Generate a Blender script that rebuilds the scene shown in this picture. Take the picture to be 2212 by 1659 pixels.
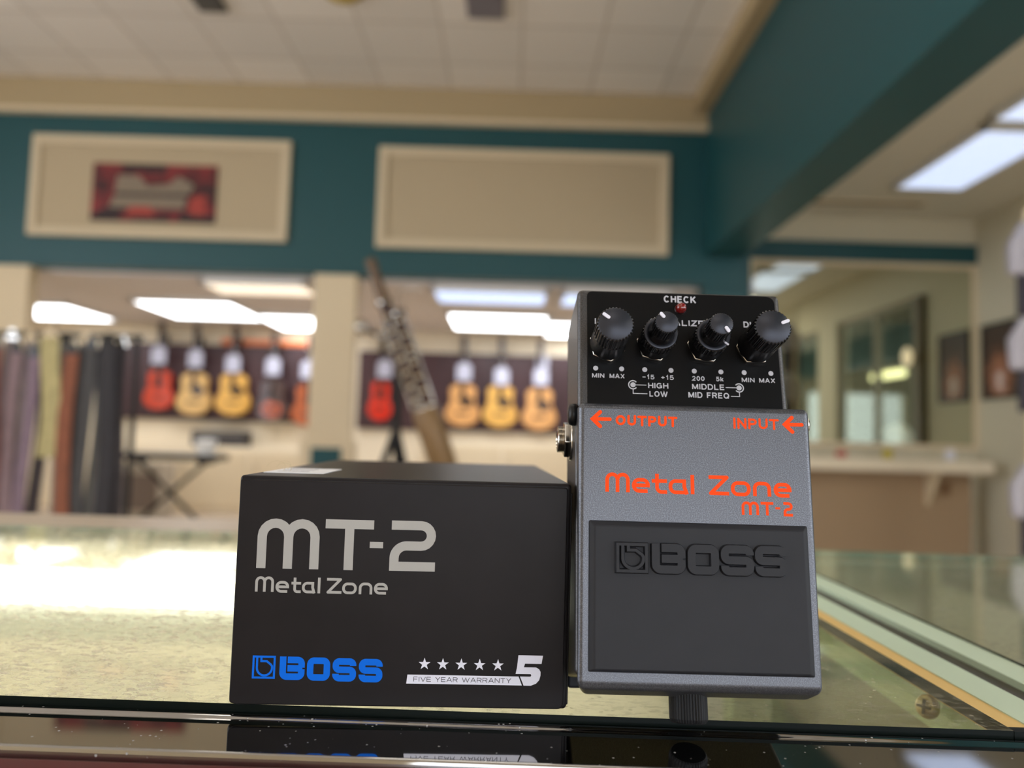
import bpy, bmesh, math, random
from math import sin, cos, pi, radians as D
from mathutils import Vector, Matrix, Euler

SC = bpy.context.scene
COL = SC.collection
for o in list(bpy.data.objects):
    bpy.data.objects.remove(o)
random.seed(7)
CZ = 0.95
CT = 0.94865         # height of the counter's glass top above the floor

# ------------------------------------------------------------------ camera
cd = bpy.data.cameras.new('camera')
cam = bpy.data.objects.new('camera', cd)
COL.objects.link(cam)
cd.sensor_fit = 'HORIZONTAL'
cd.sensor_width = 36.0
cd.lens = 27.03
cd.clip_start = 0.01
cd.clip_end = 100
_p, _r = D(3.97), D(1.685)
_f = Vector((0, cos(_p), sin(_p)))
_x = Vector((1, 0, 0))
_d = _f.cross(_x)
_x2 = cos(_r) * _x - sin(_r) * _d
_d2 = sin(_r) * _x + cos(_r) * _d
M = Matrix((( _x2.x, -_d2.x, -_f.x, 0), (_x2.y, -_d2.y, -_f.y, 0), (_x2.z, -_d2.z, -_f.z, CZ + 0.0833), (0, 0, 0, 1)))
cam.matrix_world = M
cd.dof.use_dof = True
cd.dof.focus_distance = 0.240
cd.dof.aperture_fstop = 7.0
SC.camera = cam

# ------------------------------------------------------------------ view, world
vs = SC.view_settings
vs.view_transform = 'Standard'
vs.look = 'None'
vs.gamma = 1.0
vs.use_curve_mapping = False
vs.exposure = 0.05
W = bpy.data.worlds.new('world')
SC.world = W
W.use_nodes = True
W.node_tree.nodes['Background'].inputs[0].default_value = (0.86, 0.92, 1.0, 1)
W.node_tree.nodes['Background'].inputs[1].default_value = 4.5


# ------------------------------------------------------------------ materials
def lin(c):
    return tuple(((v / 255) / 12.92 if v / 255 <= 0.04045 else (((v / 255) + 0.055) / 1.055) ** 2.4) for v in c) + (1.0,)


def mat(name, rgb, rough=0.5, metal=0.0, spec=0.5, emit=0.0, bump=0.0, bscale=200.0, vary=0.0, vscale=30.0, coat=0.0, ecol=None):
    m = bpy.data.materials.new(name)
    m.use_nodes = True
    nt = m.node_tree
    b = nt.nodes['Principled BSDF']
    c = lin(rgb)
    b.inputs['Base Color'].default_value = c
    b.inputs['Roughness'].default_value = rough
    b.inputs['Metallic'].default_value = metal
    b.inputs['Specular IOR Level'].default_value = spec
    b.inputs['Coat Weight'].default_value = coat
    if emit:
        b.inputs['Emission Color'].default_value = lin(ecol) if ecol else c
        b.inputs['Emission Strength'].default_value = emit
    if bump or vary:
        tc = nt.nodes.new('ShaderNodeTexCoord')
    if vary:
        n = nt.nodes.new('ShaderNodeTexNoise')
        n.inputs['Scale'].default_value = vscale
        n.inputs['Detail'].default_value = 4
        nt.links.new(tc.outputs['Object'], n.inputs['Vector'])
        r = nt.nodes.new('ShaderNodeMapRange')
        r.inputs[1].default_value = 0.3
        r.inputs[2].default_value = 0.7
        r.inputs[3].default_value = 1 - vary
        r.inputs[4].default_value = 1 + vary
        nt.links.new(n.outputs[0], r.inputs[0])
        mx = nt.nodes.new('ShaderNodeMix')
        mx.data_type = 'RGBA'
        mx.blend_type = 'MULTIPLY'
        mx.inputs[0].default_value = 1
        mx.inputs[6].default_value = c
        nt.links.new(r.outputs[0], mx.inputs[7])
        nt.links.new(mx.outputs[2], b.inputs['Base Color'])
    if bump:
        n2 = nt.nodes.new('ShaderNodeTexNoise')
        n2.inputs['Scale'].default_value = bscale
        n2.inputs['Detail'].default_value = 3
        nt.links.new(tc.outputs['Object'], n2.inputs['Vector'])
        bp = nt.nodes.new('ShaderNodeBump')
        bp.inputs['Strength'].default_value = bump
        bp.inputs['Distance'].default_value = 0.0004
        nt.links.new(n2.outputs[0], bp.inputs['Height'])
        nt.links.new(bp.outputs[0], b.inputs['Normal'])
    return m


def glass_mat(name, tint, rough=0.02, dust=False, haze=0.0):
    """Thin clear pane: transparent with a Fresnel mirror on top; optional dust film and specks."""
    m = bpy.data.materials.new(name)
    m.use_nodes = True
    nt = m.node_tree
    N, L = nt.nodes, nt.links
    for n in list(N):
        N.remove(n)
    out = N.new('ShaderNodeOutputMaterial')
    tr = N.new('ShaderNodeBsdfTransparent')
    tr.inputs[0].default_value = tint
    gl = N.new('ShaderNodeBsdfGlossy')
    gl.inputs['Roughness'].default_value = rough
    gl.inputs[0].default_value = (0.96, 1, 0.97, 1)
    lw = N.new('ShaderNodeLayerWeight')
    lw.inputs[0].default_value = 0.5
    pw = N.new('ShaderNodeMath'); pw.operation = 'POWER'; pw.inputs[1].default_value = 5
    L.new(lw.outputs['Facing'], pw.inputs[0])
    ma = N.new('ShaderNodeMath'); ma.operation = 'MULTIPLY_ADD'; ma.inputs[1].default_value = 0.92; ma.inputs[2].default_value = 0.045
    L.new(pw.outputs[0], ma.inputs[0])
    mx = N.new('ShaderNodeMixShader')
    L.new(ma.outputs[0], mx.inputs[0]); L.new(tr.outputs[0], mx.inputs[1]); L.new(gl.outputs[0], mx.inputs[2])
    last = mx
    if dust:
        tc = N.new('ShaderNodeTexCoord')

        def noise(scale, detail, sx=1, sy=1, rot=0):
            mp = N.new('ShaderNodeMapping')
            mp.inputs['Scale'].default_value = (sx, sy, 1)
            mp.inputs['Rotation'].default_value = (0, 0, rot)
            L.new(tc.outputs['Object'], mp.inputs[0])
            n = N.new('ShaderNodeTexNoise')
            n.inputs['Scale'].default_value = scale
            n.inputs['Detail'].default_value = detail
            n.inputs['Roughness'].default_value = 0.65
            L.new(mp.outputs[0], n.inputs['Vector'])
            return n.outputs[0]

        def rng(src, a, b, lo, hi):
            r = N.new('ShaderNodeMapRange')
            r.inputs[1].default_value = a; r.inputs[2].default_value = b
            r.inputs[3].default_value = lo; r.inputs[4].default_value = hi
            L.new(src, r.inputs[0])
            return r.outputs[0]

        def op(o, a, b):
            q = N.new('ShaderNodeMath'); q.operation = o
            for i, v in enumerate((a, b)):
                if isinstance(v, (int, float)):
                    q.inputs[i].default_value = v
                else:
                    L.new(v, q.inputs[i])
            return q.outputs[0]
        film = rng(noise(14, 6), 0.35, 0.7, 0.04, 0.16)
        fine = op('ADD', rng(noise(330, 5, 0.6, 1, 0.3), 0.51, 0.57, 0.0, 0.85), rng(noise(120, 6, 0.8, 1, 0.5), 0.52, 0.62, 0.0, 0.40))
        patch = rng(noise(18, 4), 0.40, 0.60, 0.12, 1.0)
        scr = rng(noise(300, 3, 0.05, 1.0, 0.12), 0.66, 0.74, 0.0, 0.22)
        vo = N.new('ShaderNodeTexVoronoi')
        vo.inputs['Scale'].default_value = 230
        L.new(tc.outputs['Object'], vo.inputs['Vector'])
        speck = rng(vo.outputs['Distance'], 0.12, 0.20, 0.9, 0.0)
        gate = rng(noise(120, 2), 0.46, 0.50, 0.0, 1.0)
        speck = op('MULTIPLY', speck, gate)
        d = op('ADD', film, op('MULTIPLY', fine, patch))
        d = op('ADD', d, op('MAXIMUM', speck, scr))
        sx = N.new('ShaderNodeSeparateXYZ')
        L.new(tc.outputs['Object'], sx.inputs[0])
        side = rng(sx.outputs['X'], -0.12, 0.03, 1.0, 0.22)      # dust thickened to the left: part dirt, part glare painted in
        d = op('MINIMUM', op('MULTIPLY', d, side), 0.85)
        df = N.new('ShaderNodeBsdfDiffuse'); df.inputs[0].default_value = (0.82, 0.79, 0.70, 1)
        tl = N.new('ShaderNodeBsdfTranslucent'); tl.inputs[0].default_value = (0.86, 0.81, 0.68, 1)
        m2 = N.new('ShaderNodeMixShader'); m2.inputs[0].default_value = 0.5
        L.new(df.outputs[0], m2.inputs[1]); L.new(tl.outputs[0], m2.inputs[2])
        hz = N.new('ShaderNodeBsdfGlossy'); hz.inputs['Roughness'].default_value = 0.55; hz.inputs[0].default_value = (0.95, 0.90, 0.78, 1)
        m4 = N.new('ShaderNodeMixShader'); m4.inputs[0].default_value = 0.40
        L.new(m2.outputs[0], m4.inputs[1]); L.new(hz.outputs[0], m4.inputs[2])
        m2 = m4
        m3 = N.new('ShaderNodeMixShader')
        L.new(d, m3.inputs[0]); L.new(mx.outputs[0], m3.inputs[1]); L.new(m2.outputs[0], m3.inputs[2])
        last = m3
    L.new(last.outputs[0], out.inputs[0])
    return m


def flake_mat(name, base, flake):
    m = mat(name, base, rough=0.38, metal=0.75)
    nt = m.node_tree
    b = nt.nodes['Principled BSDF']
    tc = nt.nodes.new('ShaderNodeTexCoord')
    n = nt.nodes.new('ShaderNodeTexNoise')
    n.inputs['Scale'].default_value = 3400
    n.inputs['Detail'].default_value = 2
    nt.links.new(tc.outputs['Object'], n.inputs['Vector'])
    r = nt.nodes.new('ShaderNodeValToRGB')
    r.color_ramp.elements[0].position = 0.42
    r.color_ramp.elements[0].color = lin(base)
    r.color_ramp.elements[1].position = 0.72
    r.color_ramp.elements[1].color = lin(flake)
    nt.links.new(n.outputs[0], r.inputs[0])
    nt.links.new(r.outputs[0], b.inputs['Base Color'])
    bp = nt.nodes.new('ShaderNodeBump')
    bp.inputs['Strength'].default_value = 0.10
    bp.inputs['Distance'].default_value = 0.0001
    nt.links.new(n.outputs[0], bp.inputs['Height'])
    nt.links.new(bp.outputs[0], b.inputs['Normal'])
    return m


def tile_mat(name, c, joint, size, rough=0.9):
    m = mat(name, c, rough=rough, spec=0.2)
    nt = m.node_tree
    b = nt.nodes['Principled BSDF']
    tc = nt.nodes.new('ShaderNodeTexCoord')
    br = nt.nodes.new('ShaderNodeTexBrick')
    br.offset = 0.0
    br.inputs['Color1'].default_value = lin(c)
    br.inputs['Color2'].default_value = lin(tuple(v * 0.94 for v in c))
    br.inputs['Mortar'].default_value = lin(joint)
    br.inputs['Scale'].default_value = 1
    br.inputs['Mortar Size'].default_value = 0.012
    br.inputs['Brick Width'].default_value = size
    br.inputs['Row Height'].default_value = size
    nt.links.new(tc.outputs['Object'], br.inputs['Vector'])
    nt.links.new(br.outputs['Color'], b.inputs['Base Color'])
    return m


def wood_mat(name, c1, c2, scale=14, rough=0.35):
    m = mat(name, c1, rough=rough)
    nt = m.node_tree
    b = nt.nodes['Principled BSDF']
    tc = nt.nodes.new('ShaderNodeTexCoord')
    mp = nt.nodes.new('ShaderNodeMapping')
    mp.inputs['Scale'].default_value = (1, 1, 0.12)
    n = nt.nodes.new('ShaderNodeTexNoise')
    n.inputs['Scale'].default_value = scale
    n.inputs['Detail'].default_value = 5
    nt.links.new(tc.outputs['Object'], mp.inputs[0])
    nt.links.new(mp.outputs[0], n.inputs['Vector'])
    r = nt.nodes.new('ShaderNodeValToRGB')
    r.color_ramp.elements[0].position = 0.35
    r.color_ramp.elements[0].color = lin(c1)
    r.color_ramp.elements[1].position = 0.65
    r.color_ramp.elements[1].color = lin(c2)
    nt.links.new(n.outputs[0], r.inputs[0])
    nt.links.new(r.outputs[0], b.inputs['Base Color'])
    return m


TEAL = mat('teal paint', (28, 78, 84), 0.45, spec=0.4)
CREAM = mat('cream paint', (226, 208, 176), 0.7, spec=0.25)
CREAM_L = mat('light cream paint', (236, 222, 196), 0.55, spec=0.3)
WPF = mat('cream panel frame', (212, 196, 166), 0.6, spec=0.25)
CREAM_P = mat('cream panel', (188, 171, 142), 0.75, spec=0.2)
PLASTER = mat('right room plaster', (216, 208, 184), 0.75, spec=0.2)
CEIL_T = tile_mat('ceiling tile', (244, 238, 230), (214, 206, 196), 0.6)
CEIL_W = mat('far ceiling', (226, 219, 216), 0.85, spec=0.2)
FLOORM = tile_mat('floor tile', (196, 178, 156), (150, 132, 114), 0.3, 0.5)
DARKB = wood_mat('maroon slat board', (58, 34, 38), (76, 46, 50), 6, 0.45)
STEEL = mat('brushed steel', (178, 178, 178), 0.045, 1.0)
_nt = STEEL.node_tree
_b = _nt.nodes['Principled BSDF']
_tc = _nt.nodes.new('ShaderNodeTexCoord')
_vo = _nt.nodes.new('ShaderNodeTexVoronoi'); _vo.inputs['Scale'].default_value = 420
_no = _nt.nodes.new('ShaderNodeTexNoise'); _no.inputs['Scale'].default_value = 160
_a = _nt.nodes.new('ShaderNodeMapRange'); _a.inputs[1].default_value = 0.10; _a.inputs[2].default_value = 0.16; _a.inputs[3].default_value = 1; _a.inputs[4].default_value = 0
_g = _nt.nodes.new('ShaderNodeMapRange'); _g.inputs[1].default_value = 0.55; _g.inputs[2].default_value = 0.58
_m = _nt.nodes.new('ShaderNodeMath'); _m.operation = 'MULTIPLY'
_k = _nt.nodes.new('ShaderNodeMath'); _k.operation = 'MULTIPLY_ADD'; _k.inputs[1].default_value = -0.9; _k.inputs[2].default_value = 1.0
_q = _nt.nodes.new('ShaderNodeMath'); _q.operation = 'MULTIPLY_ADD'; _q.inputs[1].default_value = 0.7; _q.inputs[2].default_value = 0.045
for _x, _y in ((_tc.outputs['Object'], _vo.inputs['Vector']), (_tc.outputs['Object'], _no.inputs['Vector']), (_vo.outputs['Distance'], _a.inputs[0]), (_no.outputs[0], _g.inputs[0]),
               (_a.outputs[0], _m.inputs[0]), (_g.outputs[0], _m.inputs[1]), (_m.outputs[0], _k.inputs[0]), (_k.outputs[0], _b.inputs['Metallic']), (_m.outputs[0], _q.inputs[0]), (_q.outputs[0], _b.inputs['Roughness'])):
    _nt.links.new(_x, _y)
STEEL_L = mat('bright steel', (205, 200, 194), 0.14, 1.0)
CHROME = mat('nickel', (205, 200, 192), 0.12, 1.0)
WHITE = mat('white enamel', (238, 238, 236), 0.45)
CARDP = mat('card stock', (196, 196, 214), 0.7)
PAPER = mat('white paper', (240, 240, 244), 0.7)
BLACK = mat('black plastic', (14, 14, 16), 0.35)
BLACKM = mat('black metal', (22, 22, 24), 0.4, 0.4)


# ------------------------------------------------------------------ mesh building
class MB:
    def __init__(self):
        self.v, self.f, self.mi, self.sm = [], [], [], []

    def add(self, vs, fs, mi=0, smooth=False):
        o = len(self.v)
        self.v += [tuple(p) for p in vs]
        for f in fs:
            self.f.append(tuple(i + o for i in f)); self.mi.append(mi); self.sm.append(smooth)
        return self

    def box(self, lo, hi, mi=0, T=None):
        x0, y0, z0 = lo; x1, y1, z1 = hi
        vs = [Vector(p) for p in ((x0, y0, z0), (x1, y0, z0), (x1, y1, z0), (x0, y1, z0), (x0, y0, z1), (x1, y0, z1), (x1, y1, z1), (x0, y1, z1))]
        if T:
            vs = [T @ p for p in vs]
        return self.add(vs, [(0, 3, 2, 1), (4, 5, 6, 7), (0, 1, 5, 4), (1, 2, 6, 5), (2, 3, 7, 6), (3, 0, 4, 7)], mi)

    def tube(self, p0, p1, r0, r1=None, n=20, mi=0, caps=True, smooth=True):
        r1 = r0 if r1 is None else r1
        p0, p1 = Vector(p0), Vector(p1)
        a = (p1 - p0).normalized()
        u = a.orthogonal().normalized(); w = a.cross(u)
        vs = []
        for p, r in ((p0, r0), (p1, r1)):
            for i in range(n):
                t = 2 * pi * i / n
                vs.append(p + r * (cos(t) * u + sin(t) * w))
        self.add(vs, [(i, (i + 1) % n, n + (i + 1) % n, n + i) for i in range(n)], mi, smooth)
        if caps:
            self.add(vs[:n], [tuple(reversed(range(n)))], mi)
            self.add(vs[n:], [tuple(range(n))], mi)
        return self

    def path(self, pts, r, n=10, mi=0):
        for a, b in zip(pts, pts[1:]):
            self.tube(a, b, r, r, n, mi)
        for p in pts:
            self.ball(p, (r, r, r), n, max(4, n // 2), mi)
        return self

    def ball(self, c, r, n=16, m=10, mi=0):
        vs = [(c[0], c[1], c[2] - r[2])]
        for j in range(1, m):
            t = -pi / 2 + pi * j / m
            for i in range(n):
                q = 2 * pi * i / n
                vs.append((c[0] + r[0] * cos(t) * cos(q), c[1] + r[1] * cos(t) * sin(q), c[2] + r[2] * sin(t)))
        vs.append((c[0], c[1], c[2] + r[2]))
        fs = [(0, 1 + (i + 1) % n, 1 + i) for i in range(n)]
        for j in range(m - 2):
            for i in range(n):
                a = 1 + j * n
                fs.append((a + i, a + (i + 1) % n, a + n + (i + 1) % n, a + n + i))
        a = 1 + (m - 2) * n
        fs += [(a + i, a + (i + 1) % n, len(vs) - 1) for i in range(n)]
        return self.add(vs, fs, mi, True)

    def lathe(self, prof, n=64, radial=None, T=None, mi=0, smooth=True):
        """prof: (r, h) pairs round local +Z; radial(i, n, k, r) may alter a radius."""
        vs = []
        for k, (r, hh) in enumerate(prof):
            for i in range(n):
                t = 2 * pi * i / n
                rr = radial(i, n, k, r) if radial else r
                p = Vector((rr * cos(t), rr * sin(t), hh))
                vs.append(T @ p if T else p)
        fs = []
        for k in range(len(prof) - 1):
            for i in range(n):
                fs.append((k * n + i, k * n + (i + 1) % n, (k + 1) * n + (i + 1) % n, (k + 1) * n + i))
        fs.append(tuple(reversed(range(n))))
        fs.append(tuple(range((len(prof) - 1) * n, len(prof) * n)))
        return self.add(vs, fs, mi, smooth)

    def prism(self, poly, d0, d1, axis='y', mi=0, T=None):
        """poly of (a, b): axis y -> (a, depth, b); axis x -> (depth, a, b); axis z -> (a, b, depth)."""
        def pt(a, b, d):
            p = {'y': (a, d, b), 'x': (d, a, b), 'z': (a, b, d)}[axis]
            return T @ Vector(p) if T else p
        n = len(poly)
        vs = [pt(a, b, d0) for a, b in poly] + [pt(a, b, d1) for a, b in poly]
        fs = [tuple(range(n)), tuple(reversed(range(n, 2 * n)))] + [(i, n + i, n + (i + 1) % n, (i + 1) % n) for i in range(n)]
        return self.add(vs, fs, mi)

    def build(self, name, mats, parent=None, loc=(0, 0, 0), rot=(0, 0, 0), bevel=0, seg=3, angle=35, recalc=True):
        me = bpy.data.meshes.new(name)
        me.from_pydata(self.v, [], self.f)
        for m in (mats if isinstance(mats, (list, tuple)) else [mats]):
            me.materials.append(m)
        for p, mi, s in zip(me.polygons, self.mi, self.sm):
            p.material_index = mi; p.use_smooth = s
        if recalc:
            b = bmesh.new(); b.from_mesh(me)
            bmesh.ops.recalc_face_normals(b, faces=b.faces)
            b.to_mesh(me); b.free()
        me.update()
        o = bpy.data.objects.new(name, me)
        COL.objects.link(o)
        o.location = loc; o.rotation_euler = rot
        if parent:
            o.parent = parent
        if bevel:
            for p in me.polygons:
                p.use_smooth = True
            md = o.modifiers.new('bevel', 'BEVEL')
            md.width = bevel; md.segments = seg; md.limit_method = 'ANGLE'; md.angle_limit = D(angle); md.harden_normals = True
        return o


def tag(o, label, cat, group=None):
    o['label'] = label; o['category'] = cat
    if group:
        o['group'] = group
    return o


def thing(name, label, cat, loc=(0, 0, 0), rot=(0, 0, 0), group=None):
    o = bpy.data.objects.new(name, None)
    o.empty_display_size = 0.05
    COL.objects.link(o)
    o.location = loc; o.rotation_euler = rot
    return tag(o, label, cat, group)


def struct(o):
    o['kind'] = 'structure'
    return o


def dup(root, loc, rot=None, label=None, sub=True):
    c = root.copy(); COL.objects.link(c)
    c.location = loc
    if rot:
        c.rotation_euler = rot
    if label:
        c['label'] = label
    for ch in root.children:
        k = ch.copy(); COL.objects.link(k); k.parent = c
        for g in ch.children:
            q = g.copy(); COL.objects.link(q); q.parent = k
    return c


# ------------------------------------------------------------------ strokes and print (flat or raised lettering in the local x-z plane, facing -y)
def arc(cx, cy, r, a0, a1, n=10):
    return [(cx + r * cos(D(a0 + (a1 - a0) * i / n)), cy + r * sin(D(a0 + (a1 - a0) * i / n))) for i in range(n + 1)]


def stroke(mb, pts, t, y0=0.0, hgt=0.00004, closed=False, b=0.0, caps=False, mi=0):
    P = [Vector((p[0], p[1])) for p in pts]
    Q = [P[0]]
    for p in P[1:]:
        if (p - Q[-1]).length > 1e-7:
            Q.append(p)
    if closed and (Q[0] - Q[-1]).length < 1e-7:
        Q.pop()
    n = len(Q)
    prof = [(-t / 2 - b, y0), (-t / 2, y0 - hgt), (t / 2, y0 - hgt), (t / 2 + b, y0)]
    vs = []
    for i, p in enumerate(Q):
        a = Q[i - 1] if (i or closed) else None
        c = Q[(i + 1) % n] if (i < n - 1 or closed) else None
        d0 = (p - a).normalized() if a is not None else (c - p).normalized()
        d1 = (c - p).normalized() if c is not None else d0
        m = (d0 + d1)
        m = m.normalized() if m.length > 1e-6 else d0
        nn = Vector((-m.y, m.x))
        k = 1 / max(0.4, m.dot(d0))
        for off, yy in prof:
            q = p + nn * off * k
            vs.append((q.x, yy, q.y))
    fs = []
    for i in range(n if closed else n - 1):
        j = (i + 1) % n
        for k in range(3):
            fs.append((4 * i + k, 4 * i + k + 1, 4 * j + k + 1, 4 * j + k))
    if not closed:
        fs.append((0, 1, 2, 3)); e = 4 * (n - 1)
        fs.append((e + 3, e + 2, e + 1, e))
    mb.add(vs, fs, mi)
    if caps and not closed:
        for p in (Q[0], Q[-1]):
            disc(mb, p.x, p.y, t / 2, y0, hgt + 4e-6, b, mi)


def disc(mb, x, z, r, y0=0.0, hgt=0.00004, b=0.0, mi=0, n=24):
    top = [(x + r * cos(2 * pi * i / n), y0 - hgt, z + r * sin(2 * pi * i / n)) for i in range(n)]
    bot = [(x + (r + b) * cos(2 * pi * i / n), y0, z + (r + b) * sin(2 * pi * i / n)) for i in range(n)]
    mb.add(top + bot, [tuple(range(n))] + [(i, (i + 1) % n, n + (i + 1) % n, n + i) for i in range(n)], mi)


def flat(mb, poly, y0=0.0, hgt=0.00004, mi=0):
    mb.prism(poly, y0, y0 - hgt, 'y', mi)


def glyph(ch, x0, x1, y0, y1, t):
    """centre lines of a round techno letter filling x0..x1, y0..y1 with stroke t."""
    a, b, c, d = x0 + t / 2, x1 - t / 2, y0 + t / 2, y1 - t / 2
    w, h, xm, ym = b - a, d - c, (a + b) / 2, (c + d) / 2
    if ch == 'm':
        r = (xm - a) / 2
        return [([(a, y0)] + arc(a + r, d - r, r, 180, 0) + [(xm, y0)], 0), (arc(xm + r, d - r, r, 180, 0) + [(b, y0)], 0)]
    if ch == 'e':
        r = min(h, w) * 0.48
        return [([(b, ym)] + arc(b - r, d - r, r, 0, 90) + arc(a + r, d - r, r, 90, 180) + arc(a + r, c + r, r, 180, 270) + [(b - 0.03 * w, c)], 0), ([(a, ym), (b + t * .5, ym)], 0)]
    if ch == 't':
        sx = a + w * 0.30
        r = w * 0.38
        return [([(sx, y1)] + arc(sx + r, c + r, r, 180, 270) + [(x1, c)], 0), ([(x0, y0 + (y1 - y0) * 0.64), (x1, y0 + (y1 - y0) * 0.64)], 0)]
    if ch == 'a':
        r = min(h, w) * 0.46
        return [([(b - 0.15 * w, d)] + arc(a + r, d - r, r, 90, 180) + arc(a + r, c + r, r, 180, 270) + [(b, c)], 0), ([(b - 0.16 * w, y1), (b - 0.16 * w, ym), (b, y0)], 0)]
    if ch == 'l':
        return [([((x0 + x1) / 2, y0), ((x0 + x1) / 2, y1)], 0)]
    if ch == 'Z':
        return [([(x0, d), (b, d)], 0), ([(b, d), (a, c)], 2), ([(a, c), (x1, c)], 0)]
    if ch == 'o':
        r = min(h, w) * 0.46
        return [(arc(b - r, d - r, r, 0, 90) + arc(a + r, d - r, r, 90, 180) + arc(a + r, c + r, r, 180, 270) + arc(b - r, c + r, r, 270, 360), 1)]
    if ch == 'n':
        r = min(h, w) * 0.46
        return [([(a, y0)] + arc(a + r, d - r, r, 180, 90) + arc(b - r, d - r, r, 90, 0) + [(b, y0)], 0)]
    if ch == 'T':
        return [([(x0, d), (x1, d)], 0), ([((x0 + x1) / 2, d), ((x0 + x1) / 2, y0)], 0)]
    if ch == '-':
        return [([(x0, (y0 + y1) / 2), (x1, (y0 + y1) / 2)], 0)]
    if ch == '2':
        r = h / 4
        s = h * 0.30
        return [([(x0 + 0.03 * w, d)] + arc(b - r, d - r, r, 90, -90) + arc(a + s, ym - s, s, 90, 180) + [(a, c), (x1, c)], 0)]
    if ch == 'B':
        r = t * 0.6
        g = x0 + t * 1.22
        return [([(a, y1)] + arc(a + r, c + r, r, 180, 270) + arc(b - r, c + r, r, 270, 360) + [(b, ym - 0.12 * t)], 0),
                ([(g, d)] + arc(b - r, d - r, r, 90, 0) + [(b, ym + 0.12 * t)], 0), ([(g, ym), (x1 - 0.35 * t, ym)], 0)]
    if ch == 'O':
        r = t * 0.6
        return [(arc(b - r, d - r, r, 0, 90) + arc(a + r, d - r, r, 90, 180) + arc(a + r, c + r, r, 180, 270) + arc(b - r, c + r, r, 270, 360), 1)]
    if ch == 'S':
        r = t * 0.55
        q = t * 0.55
        return [([(b, d - 0.66 * t)] + arc(b - r, d - r, r, 0, 90, 6) + arc(a + r, d - r, r, 90, 180, 6) + arc(a + q, ym + q, q, 180, 270, 6) + arc(b - q, ym - q, q, 90, 0, 6)
                 + arc(b - r, c + r, r, 0, -90, 6) + arc(a + r, c + r, r, 270, 180, 6) + [(a, c + 0.66 * t)], 0)]
    if ch == 'sym':
        W_, H_ = x1 - x0, y1 - y0
        X = lambda u: x0 + u * W_
        Y = lambda v: y0 + v * H_
        return [([(a, c), (b, c), (b, d), (a, d)], 1),
                ([(X(.20), Y(.95)), (X(.20), Y(.48))] + [(X(.53 - .33 * cos(D(k))), Y(.48 - .34 * sin(D(k)))) for k in range(0, 200, 12)] + [(X(.80), Y(.62)), (X(.62), Y(.76)), (X(.38), Y(.76)), (X(.38), Y(.94))], 0)]
    return []


def letters(mb, items, t, k=0.001, y0=0.0, hgt=0.00004, b=0.0, caps=False, mi=0):
    for it in items:
        ch, x0, x1, z0, z1 = it[:5]
        tt = it[5] if len(it) > 5 else t
        for i, (pts, fl) in enumerate(glyph(ch, x0, x1, z0, z1, tt)):
            stroke(mb, [(x * k, z * k) for x, z in pts], tt * k, y0, hgt + i * 8e-6, fl == 1, b, caps or fl == 2, mi)


def el(cx, cy, rx, ry, a0, a1, n=14):
    return [(cx + rx * cos(D(a0 + (a1 - a0) * i / n)), cy + ry * sin(D(a0 + (a1 - a0) * i / n))) for i in range(n + 1)]


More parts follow.
